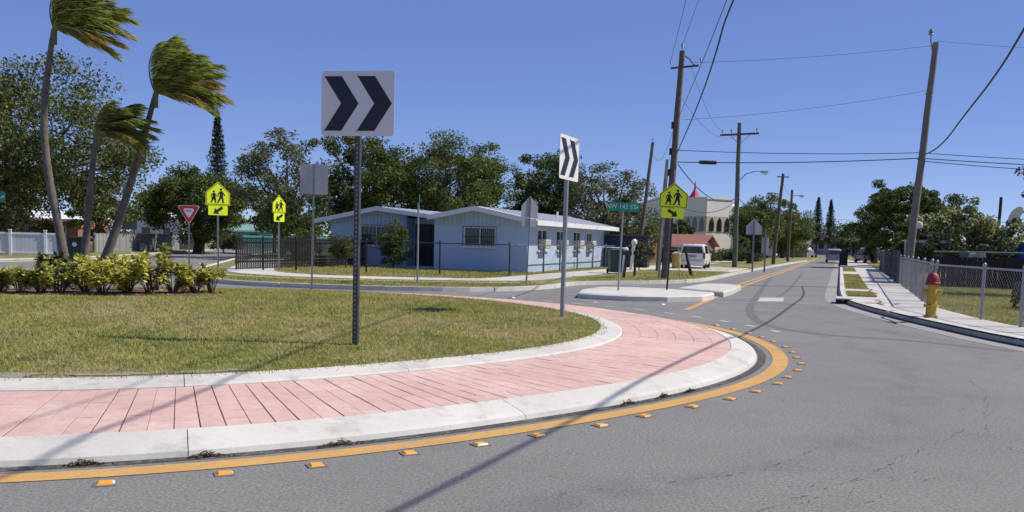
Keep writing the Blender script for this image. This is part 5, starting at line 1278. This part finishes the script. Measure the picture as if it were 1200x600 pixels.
minivan = [(0, 1.05, 1.66, .82), (.05, 1.03, 1.74, .84), (.36, 1.02, 1.76, .84), (.62, 1.0, 1.70, .82), (.80, .98, 1.06, .86), (.97, .82, .86, .84), (1.0, .62, .66, .8)]
sedan = [(0, .82, .92, .84), (.16, .92, 1.0, .84), (.28, .92, 1.40, .74), (.55, .92, 1.42, .74), (.74, .90, .98, .82), (.97, .74, .78, .84), (1.0, .6, .64, .8)]
suv = [(0, .95, 1.42, .80), (.05, .95, 1.52, .80), (.35, .94, 1.56, .80), (.6, .92, 1.5, .78), (.74, .9, 1.0, .84), (.97, .84, .88, .84), (1.0, .62, .66, .8)]
vehicle('minivan', 'white minivan parked on the driveway before the red roofed house', 'van', (9.95, 49.5, .12), SROT+.05, minivan, 4.6, 1.85, carpaint('white_paint', (.70, .71, .73)), scale=.78)
vehicle('silver_car', 'silver hatchback driving away along the right-hand street', 'car', (31.7, 88, .01), SROT, suv, 4.0, 1.72, carpaint('silver_paint', (.30, .35, .42)), scale=.88)
vehicle('passenger_van', 'white passenger van parked far along the left of the street', 'van', (29.6, 101, .12), SROT+1.45, minivan, 5.2, 1.95, carpaint('white_paint', (.70, .71, .73)), scale=1.05)
vehicle('parked_car', 'pale car parked beyond the bin at the right kerb', 'car', (38.6, 97, .01), SROT, suv, 4.2, 1.8, carpaint('pale_grey_paint', (.62, .63, .64)), grp='cars parked far down the street')
vehicle('parked_car', 'dark car parked just behind the black wheeled bin', 'car', (34.5, 84.5, .12), SROT+.3, sedan, 4.3, 1.8, carpaint('black_paint', (.02, .02, .025)), grp='cars parked far down the street')
vehicle('parked_car', 'white car at the far end left of the silver hatchback', 'car', (40.5, 122, .1), SROT+.4, sedan, 4.3, 1.8, carpaint('white_paint', (.70, .71, .73)), grp='cars parked far down the street')
vehicle('parked_car', 'white car far behind the dark picket fence, by the teal house', 'car', (-20.8, 90, .1), SROT+1.3, sedan, 4.3, 1.8, carpaint('white_paint', (.70, .71, .73)), grp='cars parked far down the street')
vehicle('parked_car', 'dark red car behind the white panel fence', 'car', (-29.4, 50.5, .1), 1.5, sedan, 4.3, 1.8, carpaint('dark_red_paint', (.10, .015, .025)))

# ================================================================== SMALL THINGS
def wheelie_bin(label, loc, rz, mat, s_=1.0, lidmat=None, disc=False):
    t = thing('wheeled_bin', label, 'bin', loc, rz); t.scale = (s_,)*3
    MB().box((0, 0, .52), (.50, .56, .92), 0, 1.14).build('body', mat, t)
    MB().box((0, -.02, 1.01), (.62, .70, .05)).box((0, 0, 1.045), (.5, .55, .04), 0, .8).build('lid', lidmat or mat, t)
    MB().tube([(-.26, .36, .95), (.26, .36, .95)], .018, 8).build('handle', mat, t)
    for sx in (-1, 1): MB().lathe([(.10, -.03), (.10, .03)], 12, (sx*.27, .26, .10), 'x').build('wheel', M_rubber, t)
    if disc: MB().lathe([(.09, 0), (.09, .006)], 14, (0, -.325, .74), 'y').build('round_emblem', M_white, t)
    return t
M_bing = pmat('dark_green_plastic', (.012, .035, .028), None, 5, .6); M_binb = pmat('black_plastic', (.015, .015, .017), None, 5, .6)
wheelie_bin('dark green wheeled bin with a round emblem by the tallest palm', (-17.9, 36.4, .11), .2, M_bing, 1.0, disc=True)
wheelie_bin('green-gray wheeled bin on the verge left of the street name sign', (4.45, 38.9, .11), .1, pmat('grey_green_plastic', (.07, .10, .09), None, 4, .6), 1.0)
wheelie_bin('black wheeled bin standing on the far right grass strip', (24.6, 66.3, .12), -.3, M_binb, 1.05)
wheelie_bin('dark wheeled bin left of the green pole by the far van', (17.6, 66.2, .11), -.3, M_binb, .8)
t = thing('pipe_bollard', 'white pipe bollard right of the green-gray bin', 'bollard', (4.75, 38.3, .1)); MB().tube([(0, 0, -.2), (.08, 0, 1.08)], .10, 14).build('pipe', M_white, t, True); MB().lathe([(.11, 1.05), (.11, 1.12), (.05, 1.17)], 14, (.08, 0, 0)).build('cap', M_white, t, True)
t = thing('pipe_bollard', 'tall white leaning pipe by the end of the navy shed', 'bollard', (5.85, 44.2, .1)); MB().tube([(0, 0, -.2), (.12, 0, 1.35)], .09, 12).build('pipe', M_white, t, True); MB().lathe([(.14, 1.32), (.15, 1.45), (.06, 1.56)], 12, (.13, 0, 0)).build('cap', M_white, t, True)
def mailbox(label, loc, rz, lean):
    t = thing('mailbox', label, 'mailbox', loc); t.rotation_euler = (0, radians(lean), rz)
    MB().box((0, 0, .42), (.09, .09, .94)).build('post', M_iron, t)
    prof = [(-.09, 0), (.09, 0)]+[(.09*cos(radians(a)), .10+.09*sin(radians(a))) for a in range(0, 181, 20)]
    b_ = MB().prism_y([(x, z+.88) for x, z in prof], -.24, .24).build('box', M_iron, t)
    MB().prism_y([(x*.92, z*.92+.885) for x, z in prof], -.25, -.241).build('door', M_iron, b_)
    MB().box((.10, .05, 1.06), (.01, .03, .12)).build('flag', M_red, b_)
mailbox('black mailbox on a leaning post behind the street name sign', (4.35, 34.9, .1), .3, 7)
mailbox('second black mailbox post next to the leaning one', (4.95, 36.2, .1), -.2, 2)
t = thing('guard_post', 'bent black tyre-like post left of the parked minivan', 'post', (7.55, 38.9, .1)); MB().tube([(.3, 0, -.1), (.12, 0, .5), (-.05, 0, 1.15)], [.08, .07, .05], 10).build('post_body', M_iron, t, True)
t = thing('road_barrel', 'yellow and brown bin beside the parked minivan', 'bin', (8.95, 48.8, .1)); MB().lathe([(.2, 0), (.24, .1), (.26, .75), (.24, .8)], 14).build('body', pmat('yellow_plastic', (.50, .32, .05), (.30, .18, .05), 2, .6), t, True); MB().lathe([(.27, .8), (.27, .86), (.1, .95)], 14).build('lid', pmat('cream_lid', (.55, .45, .32)), t, True)
# shade canopy, satellite dish, tarp and clutter of the right yard
t = thing('shade_canopy', 'small white slatted canopy behind the leaning pole', 'canopy', (16.0, 36.0, .1), -.3)
for x in (0, 1.5):
    for y in (0, 1.4): MB().box((x, y, .85), (.07, .07, 1.7)).build('post', M_white, t)
for k in range(7): MB().box((.75, .0+.23*k, 1.74), (1.8, .12, .04)).build('slat', M_white, t)
for y in (0, 1.4): MB().box((.75, y, 1.68), (1.6, .06, .07)).build('beam', M_white, t)
t = thing('satellite_dish', 'white satellite dish on a mast at the right edge', 'satellite dish', (19.3, 34.4, 2.9), .5)
MB().lathe([(.02, .09), (.2, .06), (.36, 0), (.37, .01), (.2, .075), (.02, .105)], 20, axis='y').xf(lambda p: (p[0], p[1]*cos(.5)-p[2]*sin(.5), p[1]*sin(.5)+p[2]*cos(.5))).build('reflector', M_white, t, True)
MB().tube([(0, .1, 0), (0, .35, -.25), (0, .38, -2.9)], .025, 8).build('mast', M_galv, t); MB().tube([(0, .05, -.3), (0, -.45, -.1)], .012, 6).build('feed_arm', M_galv, t)
t = thing('globe_lamp', 'white globe lamp beside the leaning pole', 'lamp', (16.05, 35.4, .1)); MB().tube([(0, 0, -.1), (0, 0, 2.2)], .03, 8).build('post', M_iron, t); MB().lathe([(.03, 2.2), (.12, 2.24), (.15, 2.34), (.12, 2.45), (.02, 2.49)], 14).build('globe', M_white, t, True)
def drape(name, label, cat, loc, w_, d_, hgt, mat, seed):
    rr = random.Random(seed); n = 12; vs = []; t = thing(name, label, cat, loc)
    for i in range(n+1):
        for j in range(n+1):
            u, v = i/n*2-1, j/n*2-1; e = max(abs(u), abs(v)); z = hgt*(1-max(0, e-.55)/.45*.95)+.06*sin(5*u+seed)*cos(4*v)+rr.uniform(-.02, .02)
            vs.append((u*w_/2*(1+.1*(e > .9)), v*d_/2*(1+.1*(e > .9)), max(.0, z)))
    MB().add(vs, [(i*(n+1)+j, (i+1)*(n+1)+j, (i+1)*(n+1)+j+1, i*(n+1)+j+1) for i in range(n) for j in range(n)]).build('sheet', mat, t, True)
    MB().box((0, 0, hgt*.42), (w_*.6, d_*.6, hgt*.84), 0, .9).build('covered_load', M_iron, t); return t
drape('tarpaulin', 'bright blue tarpaulin over a load at the right edge', 'tarpaulin', (20.2, 34.0, .1), 2.2, 2.0, 1.75, pmat('blue_tarp', (.03, .13, .38), (.02, .10, .30), 2, .5), 1)
drape('covered_boat', 'pale gray covered trailer behind the chain link mesh', 'trailer', (15.9, 24.0, .1), 2.4, 1.6, .95, pmat('grey_cover', (.36, .39, .38), None, 2, .7), 2)
drape('covered_boat', 'green-gray cover humped over the back yard fence', 'trailer', (17.5, 33.9, .1), 1.2, 1.2, 1.3, pmat('green_grey_cover', (.13, .17, .15), None, 2, .7), 3)
t = thing('garden_bench', 'dark wicker bench on the lawn behind the chain link fence', 'bench', (12.6, 21.4, .1), .25)
MB().box((0, 0, .26), (.9, .42, .06)).build('seat', M_iron, t); MB().box((0, .2, .46), (.9, .05, .36)).build('backrest', M_iron, t)
for x in (-.4, .4):
    for y in (-.17, .17): MB().box((x, y, .12), (.06, .06, .26)).build('leg', M_iron, t)
# sidewalk details on the right
M_spray = paint_mat('orange_spray', (.72, .33, .10), (.55, .53, .5), .5)
MB().prism_z([(8.55, 21.7), (9.25, 21.95), (9.25, 22.07), (8.53, 21.82)], .126, .128).build('spray_mark', M_spray, None, label='orange spray paint dash on the right sidewalk', cat='paint mark')
for (pts, lab) in (([(7.62, 17.3), (7.85, 18.0), (7.95, 18.9), (8.35, 19.3)], 'dark tar seam near the hydrant on the sidewalk'), ([(8.9, 21.2), (9.0, 21.9), (9.45, 22.6), (9.5, 23.2)], 'curved tar seam in the middle of the right sidewalk'), ([(10.9, 26.5), (11.2, 28), (11.9, 29.2), (12.0, 30.4)], 'farther tar seam along the right sidewalk'), ([(9.3, 21.6), (9.6, 21.9)], 'short dark patch beside the board fence foot')):
    P_ = smooth_line(pts, 2); strip(offset_line(P_, -.03), offset_line(P_, .03), .1265, .1275).build('tar_seam', M_crack, None, label=lab, cat='crack')
# concrete storm drain opening in the kerb
t = thing('storm_drain', 'dark storm drain slot in the right kerb by the grass patch', 'drain', (8.62, 23.5, 0), SROT)
MB().box((.04, 0, .055), (.16, .75, .085)).build('slot', M_iron, t); MB().box((.16, 0, .142), (.4, .95, .03)).build('cover', M_kerb, t)

# ---- the island is not a true circle: its near side is flattened a little between two fuller bends
def bend(x, y):
    dx, dy = x-RC[0], y-RC[1]; r = np.hypot(dx, dy); th = np.degrees(np.arctan2(dy, dx))
    ss = lambda a, b, v: (lambda q: q*q*(3-2*q))(np.clip((v-a)/(b-a), 0, 1))
    w_ = ss(-125, -95, th)*(1-ss(5, 32, th))*ss(1.0, 4.5, r)
    k = 1+w_*(.012-.030*np.exp(-((th+48)/20)**2))
    return RC[0]+dx*k, RC[1]+dy*k
def bend_mesh(o):
    me = o.data; n = len(me.vertices); co = np.empty(n*3, np.float32); me.vertices.foreach_get('co', co); co = co.reshape(-1, 3)
    mid = co[:, :2].mean(0)
    co[:, 0], co[:, 1] = bend(co[:, 0], co[:, 1]); me.vertices.foreach_set('co', co.ravel()); me.update()
for o in [core_island]+list(core_island.children): bend_mesh(o)
for o in list(bpy.data.objects):
    if o.name.startswith('road_reflector'): o.location.x, o.location.y = (float(q) for q in bend(np.float64(o.location.x), np.float64(o.location.y)))
    if o.name.startswith('leaf_litter') or o.name == island_grass.name or o in ring_marks: bend_mesh(o)
